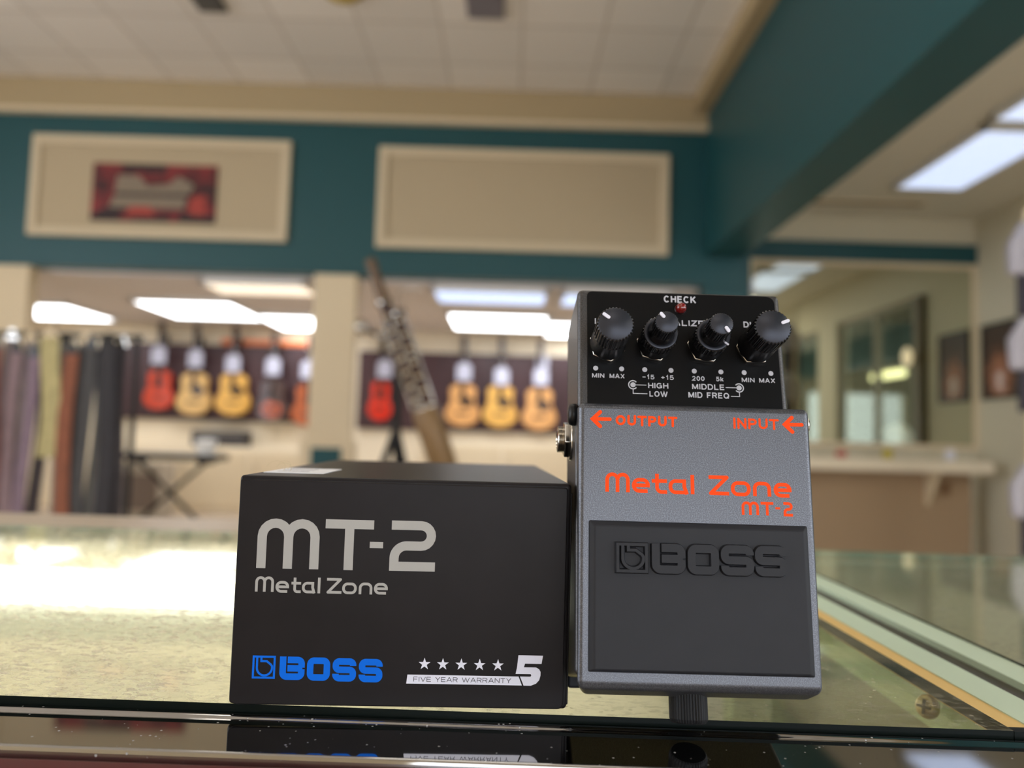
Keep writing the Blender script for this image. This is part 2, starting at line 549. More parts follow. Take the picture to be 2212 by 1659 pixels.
_O = (el(.5, .5, .5, .5, 0, 360, 30)[:-1], 1)
_C = el(.5, .5, .5, .5, 42, 318, 22)
SANS = {
    'A': (.98, [([(0, -.06), (.46, 1), (.54, 1), (1, -.06)], 0), ([(.2, .30), (.8, .30)], 0)]),
    'C': (.92, [(_C, 0)]),
    'D': (.88, [([(0, 0), (0, 1), (.5, 1)] + el(.5, .5, .5, .5, 90, -90) + [(.5, 0)], 1)]),
    'E': (.78, [([(1.05, 1), (0, 1), (0, 0), (1.08, 0)], 0), ([(0, .52), (.98, .52)], 0)]),
    'F': (.74, [([(1.05, 1), (0, 1), (0, -.07)], 0), ([(0, .50), (.92, .50)], 0)]),
    'G': (.95, [(_C[:-1] + [(.98, .12), (.98, .46), (.56, .46)], 0)]),
    'H': (.86, [([(0, -.07), (0, 1.07)], 0), ([(1, -.07), (1, 1.07)], 0), ([(0, .52), (1, .52)], 0)]),
    'I': (.19, [([(.5, -.07), (.5, 1.07)], 0)]),
    'K': (.90, [([(0, -.07), (0, 1.07)], 0), ([(0, .36), (.95, 1.07)], 0), ([(.32, .60), (1, -.07)], 0)]),
    'L': (.74, [([(0, 1.07), (0, 0), (1.08, 0)], 0)]),
    'M': (1.02, [([(0, -.07), (0, 1.05)], 0), ([(1, -.07), (1, 1.05)], 0), ([(.03, 1), (.5, 0)], 0), ([(.97, 1), (.5, 0)], 0)]),
    'N': (.86, [([(0, -.07), (0, 1.05)], 0), ([(1, -.07), (1, 1.05)], 0), ([(.02, 1), (.98, 0)], 0)]),
    'O': (.98, [_O]),
    'P': (.80, [([(0, -.07), (0, 1), (.55, 1)] + el(.55, .72, .45, .28, 90, -90) + [(0, .44)], 0)]),
    'Q': (.98, [_O, ([(.62, .28), (1.0, -.05)], 0)]),
    'R': (.86, [([(0, -.07), (0, 1), (.55, 1)] + el(.55, .74, .43, .26, 90, -90) + [(0, .48)], 0), ([(.60, .48), (.98, -.07)], 0)]),
    'S': (.82, [(el(.5, .755, .46, .245, 25, 270) + el(.5, .255, .48, .255, 90, -155)[1:], 0)]),
    'T': (.84, [([(-.08, 1), (1.08, 1)], 0), ([(.5, 1), (.5, -.07)], 0)]),
    'U': (.86, [([(0, 1.07), (0, .36)] + el(.5, .36, .5, .36, 180, 360) + [(1, 1.07)], 0)]),
    'V': (.90, [([(-.03, 1.05), (.46, 0), (.54, 0), (1.03, 1.05)], 0)]),
    'W': (1.35, [([(-.02, 1.05), (.24, 0), (.28, 0), (.5, 1), (.72, 0), (.76, 0), (1.02, 1.05)], 0)]),
    'X': (.90, [([(0, -.05), (1, 1.05)], 0), ([(0, 1.05), (1, -.05)], 0)]),
    'Y': (.90, [([(0, 1.05), (.5, .42), (1, 1.05)], 0), ([(.5, .45), (.5, -.07)], 0)]),
    'Z': (.82, [([(-.03, 1), (1, 1), (0, 0), (1.05, 0)], 0)]),
    'k': (.66, [([(0, -.07), (0, 1.07)], 0), ([(0, .22), (.95, .74)], 0), ([(.35, .42), (1, -.07)], 0)]),
    '0': (.72, [_O]),
    '1': (.42, [([(.0, .74), (.35, .80), (.8, 1.05), (.8, -.07)], 0)]),
    '2': (.74, [(el(.5, .70, .46, .30, 165, -28) + [(.03, 0), (1.06, 0)], 0)]),
    '5': (.74, [([(.95, 1), (.2, 1), (.1, .50)] + el(.48, .32, .50, .32, 135, -150), 0)]),
    '+': (.66, [([(-.05, .46), (1.05, .46)], 0), ([(.5, .16), (.5, .78)], 0)]),
    '-': (.66, [([(-.05, .46), (1.05, .46)], 0)]),
    ' ': (.42, []),
}


def text_into(mb, s, x0, x1, z0, z1, bold=0.17, y0=0.0, hgt=0.00004, k=0.001, mi=0, caps=False):
    """uniform-stroke sans-serif words fitted to x0..x1, z0..z1 (mm); bold is the stroke in cap heights."""
    gap = 0.17
    tot = sum(SANS[c][0] for c in s) + gap * (len(s) - 1)
    hh = z1 - z0
    fx = (x1 - x0) / tot
    t = bold * hh
    x = x0
    for c in s:
        wd, paths = SANS[c]
        a, b = x + t / 2, x + wd * fx - t / 2
        for i, (pts, cl) in enumerate(paths):
            stroke(mb, [((a + u * (b - a)) * k, (z0 + t / 2 + v * (hh - t)) * k) for u, v in pts], t * k, y0, hgt + i * 8e-6, bool(cl), 0.0, caps, mi)
        x += (wd + gap) * fx


def rrect(x0, x1, z0, z1, r, n=6):
    rs = r if isinstance(r, (tuple, list)) else (r, r, r, r)     # bl, br, tr, tl
    out = []
    for cx, cz, a, q in ((x0 + rs[0], z0 + rs[0], 180, rs[0]), (x1 - rs[1], z0 + rs[1], 270, rs[1]), (x1 - rs[2], z1 - rs[2], 0, rs[2]), (x0 + rs[3], z1 - rs[3], 90, rs[3])):
        out += arc(cx, cz, max(q, 1e-6), a, a + 90, n) if q > 0 else [(cx, cz)]
    return out


# ================================================================== THE ROOM
def slab(name, lo, hi, m):
    return struct(MB().box(lo, hi).build(name, m))


slab('floor', (-7, -4, -0.1), (8, 10, 0), FLOORM)
slab('ceiling', (-7, -4, 4.02), (1.95, 6.7, 4.12), CEIL_T)
slab('ceiling.001', (-7, 6.68, 2.36), (2.1, 10, 2.46), CEIL_W)
slab('ceiling.002', (1.93, -4, 3.17), (4.4, 7.2, 3.27), mat('right room ceiling', (226, 220, 204), 0.8, spec=0.2))
wl = MB()  # unseen opening added in this wall so daylight reaches the beam
wl.box((-7.1, 3.4, 0), (-6.9, 10, 4.1)); wl.box((-7.1, -4.2, 0), (-6.9, -3.4, 4.1)); wl.box((-7.1, -3.4, 0), (-6.9, 3.4, 0.5)); wl.box((-7.1, -3.4, 3.6), (-6.9, 3.4, 4.1))
struct(wl.build('wall_left', CREAM))
wr = MB()                                                  # shop front behind the camera: big open panes
wr.box((-7.1, -4.2, 0), (-0.6, -4.0, 4.1)); wr.box((-0.6, -4.2, 2.3), (4.4, -4.0, 4.1)); wr.box((-0.6, -4.2, 0), (4.4, -4.0, 0.5))
wr.box((1.65, -4.2, 0.5), (1.9, -4.0, 2.3)); wr.box((4.2, -4.2, 0.5), (4.4, -4.0, 2.3))
struct(wr.build('wall_rear', CREAM))
slab('wall_far', (-7, 9.8, 0), (2.1, 9.95, 2.5), CREAM_L)
slab('wall_header', (-7, 6.5, 2.385), (1.95, 6.68, 3.71), TEAL)
CROWN = mat('crown paint', (178, 158, 122), 0.7)
slab('trim_1', (-7, 6.44, 3.745), (1.62, 6.68, 4.02), CROWN)
slab('trim_7', (-7, 6.42, 3.71), (1.62, 6.68, 3.745), CREAM)
slab('trim_2', (1.50, -4, 3.86), (1.62, 6.42, 4.02), CROWN)
slab('beam', (1.62, -4, 2.62), (1.93, 6.9, 4.02), TEAL)
slab('column', (1.62, 6.52, 0), (2.02, 6.9, 2.70), TEAL)
slab('wall_partition', (2.02, 6.95, 0), (2.12, 9.8, 3.2), CREAM)
slab('wall_back', (1.93, 7.0, 0), (4.4, 7.15, 3.2), PLASTER)
slab('trim_4', (2.02, 6.955, 2.745), (4.24, 7.0, 2.92), TEAL)
# right wall with a long shop window in it, seen in the mirror
rw = MB()
rw.box((4.24, 5.95, 0), (4.4, 7.15, 3.2)); rw.box((4.24, -4, 0), (4.4, 5.95, 0.9)); rw.box((4.24, -4, 2.65), (4.4, 5.95, 3.2))
rw.box((4.24, 3.35, 0.9), (4.4, 3.95, 2.65)); rw.box((4.24, 0.35, 0.9), (4.4, 0.5, 2.65))
struct(rw.build('wall_right', PLASTER))
wn = MB()
for a, b in ((3.95, 5.95), (0.5, 3.35)):
    wn.box((4.27, a, 0.9), (4.35, b, 0.95)); wn.box((4.27, a, 2.6), (4.35, b, 2.65))
    for y in (a, (a + b) / 2 - 0.03, b - 0.05):
        wn.box((4.27, y, 0.95), (4.35, y + 0.05, 2.6))
w1 = struct(wn.build('window_1', mat('window frame', (128, 118, 98), 0.4, 0.3)))
gp = MB().box((4.305, 3.95, 0.95), (4.315, 5.95, 2.6)).box((4.305, 0.5, 0.95), (4.315, 3.35, 2.6)).build('pane', glass_mat('window glass', (0.93, 0.96, 0.94, 1)), w1)
slab('wall_corridor', (7.4, 0.9, 0), (7.5, 10, 3.2), mat('corridor wall', (120, 124, 112), 0.8))
slab('wall_corridor.001', (4.4, 0.8, 0), (7.5, 0.9, 3.2), mat('corridor sky screen', (104, 116, 108), 0.8))  # added partition, keeps the open sky out of the mirror view
slab('ceiling.003', (4.4, 0.8, 3.2), (7.5, 10, 3.3), mat('corridor ceiling', (150, 148, 132), 0.8))
slab('trim_3', (4.16, 6.02, 0), (4.24, 6.14, 2.62), mat('post', (120, 110, 90), 0.5))
# cream columns under the header
slab('column.001', (-1.72, 6.52, 0.96), (-1.36, 6.66, 2.385), CREAM)
slab('column.002', (-4.75, 6.52, 0), (-4.17, 6.66, 2.385), CREAM)
cb = MB().box((-1.77, 6.49, 0), (-1.33, 6.7, 0.96))
struct(cb.build('trim_5', CREAM))
slab('trim_6', (-1.67, 6.475, 0.1), (-1.42, 6.49, 0.90), TEAL)

# ------------------------------------------------------------------ ceiling fixtures
TUBEW = mat('lit diffuser', (250, 252, 255), 0.5, emit=7.0, ecol=(246, 250, 255))
TUBEB = mat('lit cool diffuser', (235, 242, 255), 0.5, emit=1.0, ecol=(196, 214, 250))
TUBED = mat('dim cool diffuser', (225, 235, 255), 0.5, emit=1.3, ecol=(180, 205, 250))
TUBEM = mat('added main diffuser', (250, 250, 248), 0.5, emit=4.5, ecol=(255, 246, 234))


def fixture(label, x, y, z, w, l, em, group, rz=0):
    t = thing('ceiling_light', label, 'ceiling light', (x, y, z), (0, 0, rz), group)
    f = MB()
    b = 0.03
    f.box((-w / 2, -l / 2, -0.05), (w / 2, -l / 2 + b, 0)); f.box((-w / 2, l / 2 - b, -0.05), (w / 2, l / 2, 0))
    f.box((-w / 2, -l / 2, -0.05), (-w / 2 + b, l / 2, 0)); f.box((w / 2 - b, -l / 2, -0.05), (w / 2, l / 2, 0))
    f.build('frame', WHITE, t)
    MB().box((-w / 2 + b, -l / 2 + b, -0.045), (w / 2 - b, l / 2 - b, -0.01)).build('diffuser', em, t)
    return t


FZ = 2.36
gf = 'lit panels in the far room ceiling'
fixture('bright ceiling panel at the far left, above the hanging straps', -5.35, 8.82, FZ, 1.0, 1.1, TUBEW, gf)
fixture('bright ceiling panel above the two pale guitars left of the cream column', -3.42, 8.36, FZ, 1.05, 1.1, TUBEW, gf)
fixture('bright ceiling panel ending behind the left side of the cream column', -2.57, 9.15, FZ, 0.72, 1.1, TUBEW, gf)
fixture('bright ceiling panel above the natural guitars right of the column', -0.17, 8.62, FZ, 1.10, 1.1, TUBEW, gf)
fixture('bright ceiling panel nearest the pedal top, partly behind it', 0.80, 9.05, FZ, 0.85, 1.1, TUBEW, gf)
fixture('warm dim ceiling panel high beside the cream column, under the teal wall', -2.32, 6.98, FZ, 0.95, 0.5, mat('warm dim diffuser', (250, 240, 225), 0.5, emit=1.2, ecol=(255, 236, 212)), gf)
fixture('bluish ceiling panel just under the teal wall, right of the tall woodwind', -0.22, 7.05, FZ, 1.05, 0.62, TUBED, gf)
fixture('bluish ceiling panel just under the teal wall, reaching the pedal', 0.92, 7.05, FZ, 1.0, 0.62, TUBED, gf)
gr = 'lit troffers in the right room ceiling'
fixture('cool ceiling troffer in the right room, nearest the mirror wall', 3.30, 5.47, 3.17, 0.56, 1.2, TUBEB, gr)
fixture('cool ceiling troffer at the right frame edge above the others', 3.28, 4.15, 3.17, 0.60, 1.2, TUBEB, gr)
TUBER = mat('added right room diffuser', (250, 250, 248), 0.5, emit=7.0, ecol=(255, 250, 240))  # for unseen troffers added to brighten the right room
fixture('added unseen troffer in the right room ceiling, hidden behind the teal beam', 2.28, 3.5, 3.17, 0.36, 1.2, TUBER, gr)
fixture('added unseen troffer in the right room ceiling, next to the cool pair', 3.2, 2.5, 3.17, 0.60, 1.2, TUBER, gr)
fixture('added unseen troffer in the right room ceiling, beside the camera', 3.2, 0.6, 3.17, 0.60, 1.2, TUBER, gr)
fixture('added unseen troffer in the right room ceiling, behind the camera', 3.2, -1.6, 3.17, 0.60, 1.2, TUBER, gr)
gm = 'unseen lit panels added to the main room ceiling'  # out of view, added for room light, the beam and the knob tops
for x, y, l in ((-3.8, 2.4, 'far left'), (-0.9, 2.4, 'middle'), (-3.8, -0.9, 'near left'), (0.0, 1.3, 'above the counter'), (-0.1, -1.7, 'just behind the counter')):
    fixture('added unseen main ceiling panel, %s of the five above the shop floor' % l, x, y, 4.02, 1.2, 0.6, TUBEM, gm)


# ceiling bits over the main floor
def ceil_bit(name, label, cat, x, y, w, l, m, d=0.03):
    t = thing(name, label, cat, (x, y, 4.02))
    MB().box((-w / 2, -l / 2, -d), (w / 2, l / 2, -0.001)).build('cover', m, t, bevel=0.006)
    f = MB()
    for k in range(5):
        yy = -l / 2 + l * (k + 0.5) / 5
        f.box((-w / 2 + 0.02, yy - 0.008, -d - 0.006), (w / 2 - 0.02, yy + 0.008, -d))
    f.build('grille', m, t)


ceil_bit('ceiling_vent', 'dark grey square vent in the ceiling, above the banner', 'vent', -2.2, 5.12, 0.20, 0.34, mat('vent grey', (92, 90, 86), 0.6))
ceil_bit('ceiling_speaker', 'grey square speaker grille in the ceiling, left of the teal beam', 'speaker', -0.26, 5.10, 0.26, 0.34, mat('speaker grey', (128, 122, 128), 0.6))
t = thing('ceiling_lamp', 'small yellow round lamp in the ceiling at the top frame edge', 'ceiling lamp', (-1.23, 5.02, 4.02))
MB().lathe([(0.0, -0.03), (0.12, -0.025), (0.15, 0.0)], 32).build('rim', mat('yellow rim', (190, 160, 60), 0.5), t)
MB().lathe([(0.0, -0.034), (0.09, -0.03), (0.1, -0.02)], 32).build('bulb_cover', mat('yellow glass', (225, 200, 90), 0.4), t)
t = thing('air_diffuser', 'long slim slot vent in the right room ceiling beside the beam', 'vent', (3.07, 6.58, 3.17))
MB().box((-0.48, -0.06, -0.012), (0.48, -0.035, 0)).box((-0.48, 0.035, -0.012), (0.48, 0.06, 0)).build('frame', CREAM, t)
MB().box((-0.47, -0.034, -0.008), (0.47, 0.034, -0.001)).build('slot', mat('slot shade', (96, 88, 72), 0.7), t)


# ------------------------------------------------------------------ framed cream panels and banner on the teal wall
def wall_panel(label, x0, x1, z0, z1):
    t = thing('wall_panel', label, 'wall panel', ((x0 + x1) / 2, 6.5, z0), group='framed cream panels on the teal wall')
    w, hh, b = (x1 - x0) / 2, z1 - z0, 0.075
    f = MB()
    f.box((-w, -0.05, 0), (w, 0, b)); f.box((-w, -0.05, hh - b), (w, 0, hh)); f.box((-w, -0.05, b), (-w + b, 0, hh - b)); f.box((w - b, -0.05, b), (w, 0, hh - b))
    f.build('frame', WPF, t, bevel=0.008)
    MB().box((-w + b, -0.02, b), (w - b, 0, hh - b)).build('panel_board', CREAM_P, t)


wall_panel('framed cream wall panel carrying the red banner', -4.18, -1.96, 2.64, 3.52)
wall_panel('plain framed cream wall panel with nothing on it', -1.20, 1.30, 2.62, 3.50)
bm_ = mat('banner print', (120, 30, 34), 0.6)
nt = bm_.node_tree
tc = nt.nodes.new('ShaderNodeTexCoord'); nz = nt.nodes.new('ShaderNodeTexNoise'); nz.inputs['Scale'].default_value = 5; nz.inputs['Detail'].default_value = 3
rp = nt.nodes.new('ShaderNodeValToRGB')
for e, (p_, c_) in zip(rp.color_ramp.elements, ((0.36, (46, 20, 22)), (0.64, (136, 38, 40)))):
    e.position = p_; e.color = lin(c_)
nt.links.new(tc.outputs['Object'], nz.inputs['Vector']); nt.links.new(nz.outputs[0], rp.inputs[0]); nt.links.new(rp.outputs[0], nt.nodes['Principled BSDF'].inputs['Base Color'])
t = thing('banner', 'red and black printed banner on the left cream panel', 'banner', (-3.115, 6.478, 2.78))
MB().box((-0.535, -0.008, 0), (0.535, 0, 0.505)).build('sheet', bm_, t)
DKP = mat('dark print', (52, 36, 38), 0.7); GRP = mat('grey print', (136, 122, 104), 0.7); RDP = mat('red print', (168, 66, 56), 0.7)
p_ = MB()
flat(p_, [(-.535, .0), (-.30, .0), (-.26, .10), (-.36, .14), (-.535, .05)], -.008, .002); flat(p_, [(-.26, .43), (.10, .43), (.10, .50), (-.26, .50)], -.008, .002)
flat(p_, [(.20, .0), (.535, .0), (.535, .06), (.25, .10)], -.008, .002); flat(p_, [(-.16, .0), (.16, .0), (.12, .05), (-.14, .05)], -.008, .002)
flat(p_, [(-.34, .22), (.28, .22), (.30, .25), (-.32, .25)], -.008, .002); p_.build('dark_print', DKP, t)
p_ = MB()
flat(p_, [(-.34, .25), (.30, .25), (.34, .33), (.20, .40), (.12, .33), (-.06, .31), (-.14, .40), (-.32, .40)], -.008, .003)
flat(p_, [(-.38, .12), (.26, .12), (.28, .22), (-.34, .22)], -.008, .003)
p_.build('pale_print', GRP, t)
for q_ in ([(-.24, .05), (.02, .05), (-.02, .13), (-.20, .13)], [(.30, .08), (.44, .06), (.44, .24), (.32, .22)]):
    p_ = MB(); flat(p_, q_, -.008, .004); p_.build('red_print', RDP, t)


# ================================================================== FAR ROOM
def board(label, x0, x1, z0, z1):
    t = thing('slat_board', label, 'display board', ((x0 + x1) / 2, 9.8, z0), group='maroon boards behind the guitars')
    w, hh = (x1 - x0) / 2, z1 - z0
    f = MB().box((-w, -0.06, 0), (w, -0.001, hh))
    f.build('board', DARKB, t)
    g = MB()
    n = 8
    for k in range(n):
        g.box((-w, -0.072, hh * (k + 0.12) / n), (w, -0.06, hh * (k + 0.92) / n))
    g.build('slats', DARKB, t)


board('dark maroon slatted board behind the guitars left of the column', -4.95, -2.55, 1.14, 2.10)
board('dark maroon slatted board behind the guitars right of the column', -1.95, 1.6, 1.09, 2.08)
tag(MB().box((-3.72, 9.74, 2.11), (-2.52, 9.80, 2.18)).build('valance', mat('orange valance', (236, 128, 66), 0.35), bevel=0.01), 'long orange strip along the top of the left guitar board', 'valance')


def outline(w, hh, n=26):
    """half widths of a dreadnought body by height."""
    pts = []
    for i in range(n + 1):
        v = i / n
        lower = 0.5 * w * math.sqrt(max(0, 1 - ((v - 0.30) / 0.30) ** 2)) if v < 0.30 else None
        if v < 0.30:
            r = lower
        elif v < 0.62:
            u = (v - 0.30) / 0.32
            r = 0.5 * w * (1 - 0.30 * (0.5 - 0.5 * cos(pi * u)))
        elif v < 0.82:
            u = (v - 0.62) / 0.20
            r = 0.5 * w * (0.70 + 0.06 * (0.5 - 0.5 * cos(pi * u)))
        else:
            u = (v - 0.82) / 0.18
            r = 0.5 * w * 0.76 * math.sqrt(max(0, 1 - (u * 0.93) ** 2))
        pts.append((r, v * hh))
    return pts


ROSE = wood_mat('dark neck wood', (46, 28, 22), (66, 42, 32))
NECKW = wood_mat('neck wood', (130, 84, 50), (150, 100, 62))


def guitar(label, x, z, body_m, w=0.43, hh=0.53, guard=None, side_m=None, group='guitars hanging on the maroon boards', y=9.58, burst=None):
    """x, z is the middle of the body; hung by its head from the board behind."""
    t = thing('guitar', label, 'guitar', (x, y, z - hh / 2), group=group)
    half = outline(w, hh)
    poly = [(r, v) for r, v in half] + [(-r, v) for r, v in reversed(half) if r > 1e-4]
    bd = MB().prism(poly, 0, 0.10)
    b = bd.build('body', body_m, t, bevel=0.006, seg=2)
    sh = MB(); disc(sh, 0, hh * 0.62, 0.052, -0.0005, 0.001, n=28); sh.build('soundhole', BLACK, b)
    if guard:
        g = MB()
        flat(g, [(0.03, hh * .66)] + [(0.05 + 0.085 * cos(D(q)), hh * .58 + 0.07 * sin(D(q))) for q in range(60, -150, -15)], -0.0006, 0.002)
        g.build('pickguard', guard, b)
    if burst:
        g = MB(); flat(g, [(0.13 * cos(D(q)), hh * .30 + 0.11 * sin(D(q))) for q in range(0, 360, 15)], -0.0004, 0.001); g.build('burst', burst, b)
    MB().box((-0.085, -0.012, hh * .285), (0.085, -0.001, hh * .325)).build('bridge', ROSE, b)
    MB().box((-0.028, -0.016, hh * .66), (0.028, 0.012, hh + 0.42)).build('neck', ROSE, t)
    hd = MB().prism([(-.03, hh + .41), (.03, hh + .41), (.042, hh + .58), (.03, hh + .60), (-.03, hh + .60), (-.042, hh + .58)], -0.004, 0.018)
    hd.build('headstock', ROSE, t)
    for s in (-1, 1):
        for j in range(3):
            MB().tube((s * 0.035, 0.008, hh + .45 + j * .05), (s * 0.058, 0.008, hh + .45 + j * .05), 0.007, n=8).build('tuning_peg', CHROME, t)
    hk = MB().box((-0.03, 0.02, hh + .40), (0.03, 0.135, hh + .425)).box((-0.035, 0.128, hh + .34), (0.035, 0.146, hh + .46))
    hk.build('wall_hook', BLACKM, t)
    return t


def price_card(label, x, z, y=9.54, w=0.18, hh=0.22):
    t = thing('price_card', label, 'price card', (x, y, z), group='white price cards on the guitar necks')
    MB().prism([(-w / 2, -hh / 2), (w / 2, -hh / 2), (w / 2, hh * .32), (w * .25, hh / 2), (-w * .25, hh / 2), (-w / 2, hh * .32)], -0.002, 0.002).build('card', CARDP, t)
    s = MB(); s.path([(0, 0, hh * .42), (0.02, 0.01, hh * .75), (0, 0.02, hh * .95)], 0.003, 6); s.build('string', PAPER, t)


SPRUCE = wood_mat('spruce top', (226, 184, 116), (214, 168, 98), 8)
HONEY = wood_mat('honey top', (232, 180, 92), (222, 166, 78), 8)
PEACH = wood_mat('peach top', (228, 170, 106), (216, 156, 92), 8)
RED = mat('orange red lacquer', (204, 60, 22), 0.25, coat=0.4)
CRIM = mat('scarlet lacquer', (226, 42, 18), 0.25, coat=0.4)
BURST = mat('tobacco lacquer', (58, 24, 18), 0.2, coat=0.5)
BURST_C = mat('burst centre', (170, 70, 30), 0.2, coat=0.5)
AMBER = mat('amber lacquer', (176, 84, 34), 0.25, coat=0.4)
GUARD = mat('pick guard', (40, 26, 22), 0.25)
guitar('orange red guitar on the left board, next to the straps', -4.41, 1.50, RED, 0.37, 0.50)
guitar('pale spruce guitar with dark pickguard, second on the left board', -3.97, 1.46, SPRUCE, guard=GUARD)
guitar('yellower spruce guitar right of the paler one on the left board', -3.48, 1.47, HONEY, guard=GUARD)
guitar('dark sunburst guitar with glowing lower bout on the left board', -2.985, 1.40, BURST, guard=BURST, burst=BURST_C)
guitar('amber guitar half hidden by the left edge of the cream column', -2.53, 1.36, AMBER, guard=BURST)
guitar('peach topped guitar, nearest the tall woodwind on the right board', -0.61, 1.42, PEACH, guard=GUARD)
guitar('golden topped guitar in the middle of the right board', -0.14, 1.42, HONEY, guard=GUARD)
guitar('peach topped guitar closest to the pedal on the right board', 0.35, 1.40, PEACH, guard=GUARD)
guitar('scarlet guitar behind the black tripod stand on the right board', -1.64, 1.44, CRIM, 0.30, 0.50)
for l, x, z in (('orange red guitar by the straps', -4.41, 1.93), ('pale spruce guitar', -3.95, 1.90), ('yellower spruce guitar', -3.48, 1.85), ('dark sunburst guitar', -2.98, 1.83), ('half hidden amber guitar', -2.54, 1.80),
                ('peach topped guitar by the woodwind', -0.60, 1.83), ('golden topped guitar', -0.13, 1.79), ('peach topped guitar closest to the pedal', 0.36, 1.80), ('scarlet guitar', -1.59, 1.84)):
    price_card('white price card hanging on the neck of the ' + l, x, z)
price_card('white round card above the last price card, near the pedal', 0.38, 2.0, 9.70, 0.15, 0.15)

# keyboard on an X stand with a speaker and a white case behind it
t = thing('keyboard_stand', 'dark X-shaped keyboard stand by the far cream wall', 'stand', (-3.62, 8.3, 0))
for s in (-1, 1):
    MB().tube((-s * 0.34, 0.0 + s * 0.03, 0.03), (s * 0.34, s * 0.03, 0.66), 0.022, n=12).build('leg', BLACKM, t)
MB().box((-0.40, -0.18, 0), (-0.33, 0.18, 0.04)).box((0.33, -0.18, 0), (0.40, 0.18, 0.04)).build('foot_bar', BLACKM, t)
MB().box((-0.40, -0.16, 0.65), (-0.33, 0.16, 0.69)).box((0.33, -0.16, 0.65), (0.40, 0.16, 0.69)).build('support', BLACKM, t)
t = thing('keyboard', 'dark electronic keyboard lying on the X-shaped stand', 'keyboard', (-3.62, 8.3, 0.69))
MB().box((-0.55, -0.15, 0), (0.55, 0.15, 0.07)).build('case', mat('keyboard case', (44, 42, 42), 0.4), t, bevel=0.01)
k = MB()
for i in range(36):
    k.box((-0.5 + i * 0.0275, -0.145, 0.07), (-0.5 + i * 0.0275 + 0.025, -0.02, 0.078))
k.build('keys', WHITE, t)
t = thing('amplifier', 'small dark amplifier on the left cream cabinet, above the keyboard', 'amplifier', (-3.60, 9.62, 0.82))
MB().box((-0.33, -0.13, 0.0), (0.33, 0.13, 0.19)).build('cabinet', mat('amp cabinet', (54, 50, 52), 0.6), t, bevel=0.012)
MB().box((-0.31, -0.14, 0.02), (0.31, -0.13, 0.13)).build('speaker_cloth', mat('amp cloth', (70, 66, 66), 0.8), t)
MB().box((-0.31, -0.14, 0.14), (0.31, -0.13, 0.175)).build('control_strip', mat('amp strip', (110, 106, 100), 0.4), t)
t = thing('storage_tub', 'white tub standing on the far side of the keyboard', 'tub', (-3.28, 8.33, 0.768))
MB().lathe([(0.09, 0), (0.11, 0.12), (0.115, 0.125), (0.105, 0.125), (0.09, 0.03)], 28).build('tub', WHITE, t)
MB().lathe([(0.118, 0.125), (0.118, 0.14), (0.02, 0.15)], 28).build('lid', WHITE, t)


def cabinet(label, x0, x1, z1, doors=2):
    t = thing('wall_cabinet', label, 'cabinet', ((x0 + x1) / 2, 9.8, 0), group='cream cabinets under the guitar boards')
    w = (x1 - x0) / 2
    MB().box((-w, -0.4, 0), (w, -0.001, z1)).build('carcass', CREAM_L, t, bevel=0.005)
    for i in range(doors):
        a = -w + 2 * w * i / doors
        d = MB().box((a + 0.02, -0.42, 0.08), (a + 2 * w / doors - 0.02, -0.4, z1 - 0.06)).build('door', CREAM, t, bevel=0.006)
        MB().tube((a + 0.09, -0.435, z1 * .62), (a + 0.09, -0.435, z1 * .74), 0.008, n=8).build('handle', STEEL_L, d)


cabinet('low cream cabinet beneath the guitars left of the column', -4.9, -2.3, 0.82, 3)
cabinet('low cream cabinet beneath the guitars right of the column', -1.0, 1.7, 0.98, 3)
t = thing('speaker_cabinet', 'grey floor box in front of the left cream cabinet', 'box', (-4.15, 8.9, 0))
MB().box((-0.22, -0.2, 0), (0.22, 0.2, 0.62)).build('box_body', mat('grey carton', (170, 158, 140), 0.7), t, bevel=0.01)
MB().box((-0.2, -0.206, 0.1), (0.2, -0.2, 0.5)).build('front_label', mat('carton print', (120, 104, 92), 0.7), t)

# tall woodwind on a small table, and the black tripod stand beside it
t = thing('display_table', 'small dark table behind the product box, under the tall woodwind', 'table', (-0.42, 5.0, 0))
MB().box((-0.22, -0.22, 0.71), (0.22, 0.22, 0.74)).build('tabletop', ROSE, t, bevel=0.004)
for sx in (-1, 1):
    for sy in (-1, 1):
        MB().box((sx * 0.18 - 0.02, sy * 0.18 - 0.02, 0), (sx * 0.18 + 0.02, sy * 0.18 + 0.02, 0.71)).build('leg', ROSE, t)
BW = wood_mat('woodwind maple', (58, 34, 24), (84, 52, 34), 10, 0.25)
BL = wood_mat('woodwind boot wood', (126, 98, 64), (146, 116, 78), 10, 0.4)
tilt = math.atan2(0.53, 1.42)
t = thing('woodwind', 'tall dark woodwind with silver keys leaning behind the box', 'woodwind', (-0.405, 5.02, 0.775), (0, -tilt, 0))
t.scale = (1.55, 1.55, 1.0)
bt = MB().lathe([(0.05, 0), (0.058, 0.02), (0.060, 0.40), (0.055, 0.44), (0.05, 0.45)], 28)
bt.build('boot_joint', BL, t)
MB().tube((0.022, 0, 0.44), (0.022, 0, 1.12), 0.030, 0.024).tube((0.022, 0, 1.10), (0.022, 0, 1.13), 0.029).build('wing_joint', BW, t)
MB().tube((-0.022, 0, 0.44), (-0.020, 0, 1.20), 0.032, 0.026).build('long_joint', BW, t)
be = MB().lathe([(0.028, 1.20), (0.034, 1.22), (0.026, 1.26), (0.020, 1.42), (0.024, 1.50), (0.021, 1.51), (0.016, 1.45)], 24)
be.build('bell', wood_mat('bell wood', (116, 92, 66), (96, 72, 50)), t, loc=(-0.02, 0, 0))
k = MB()
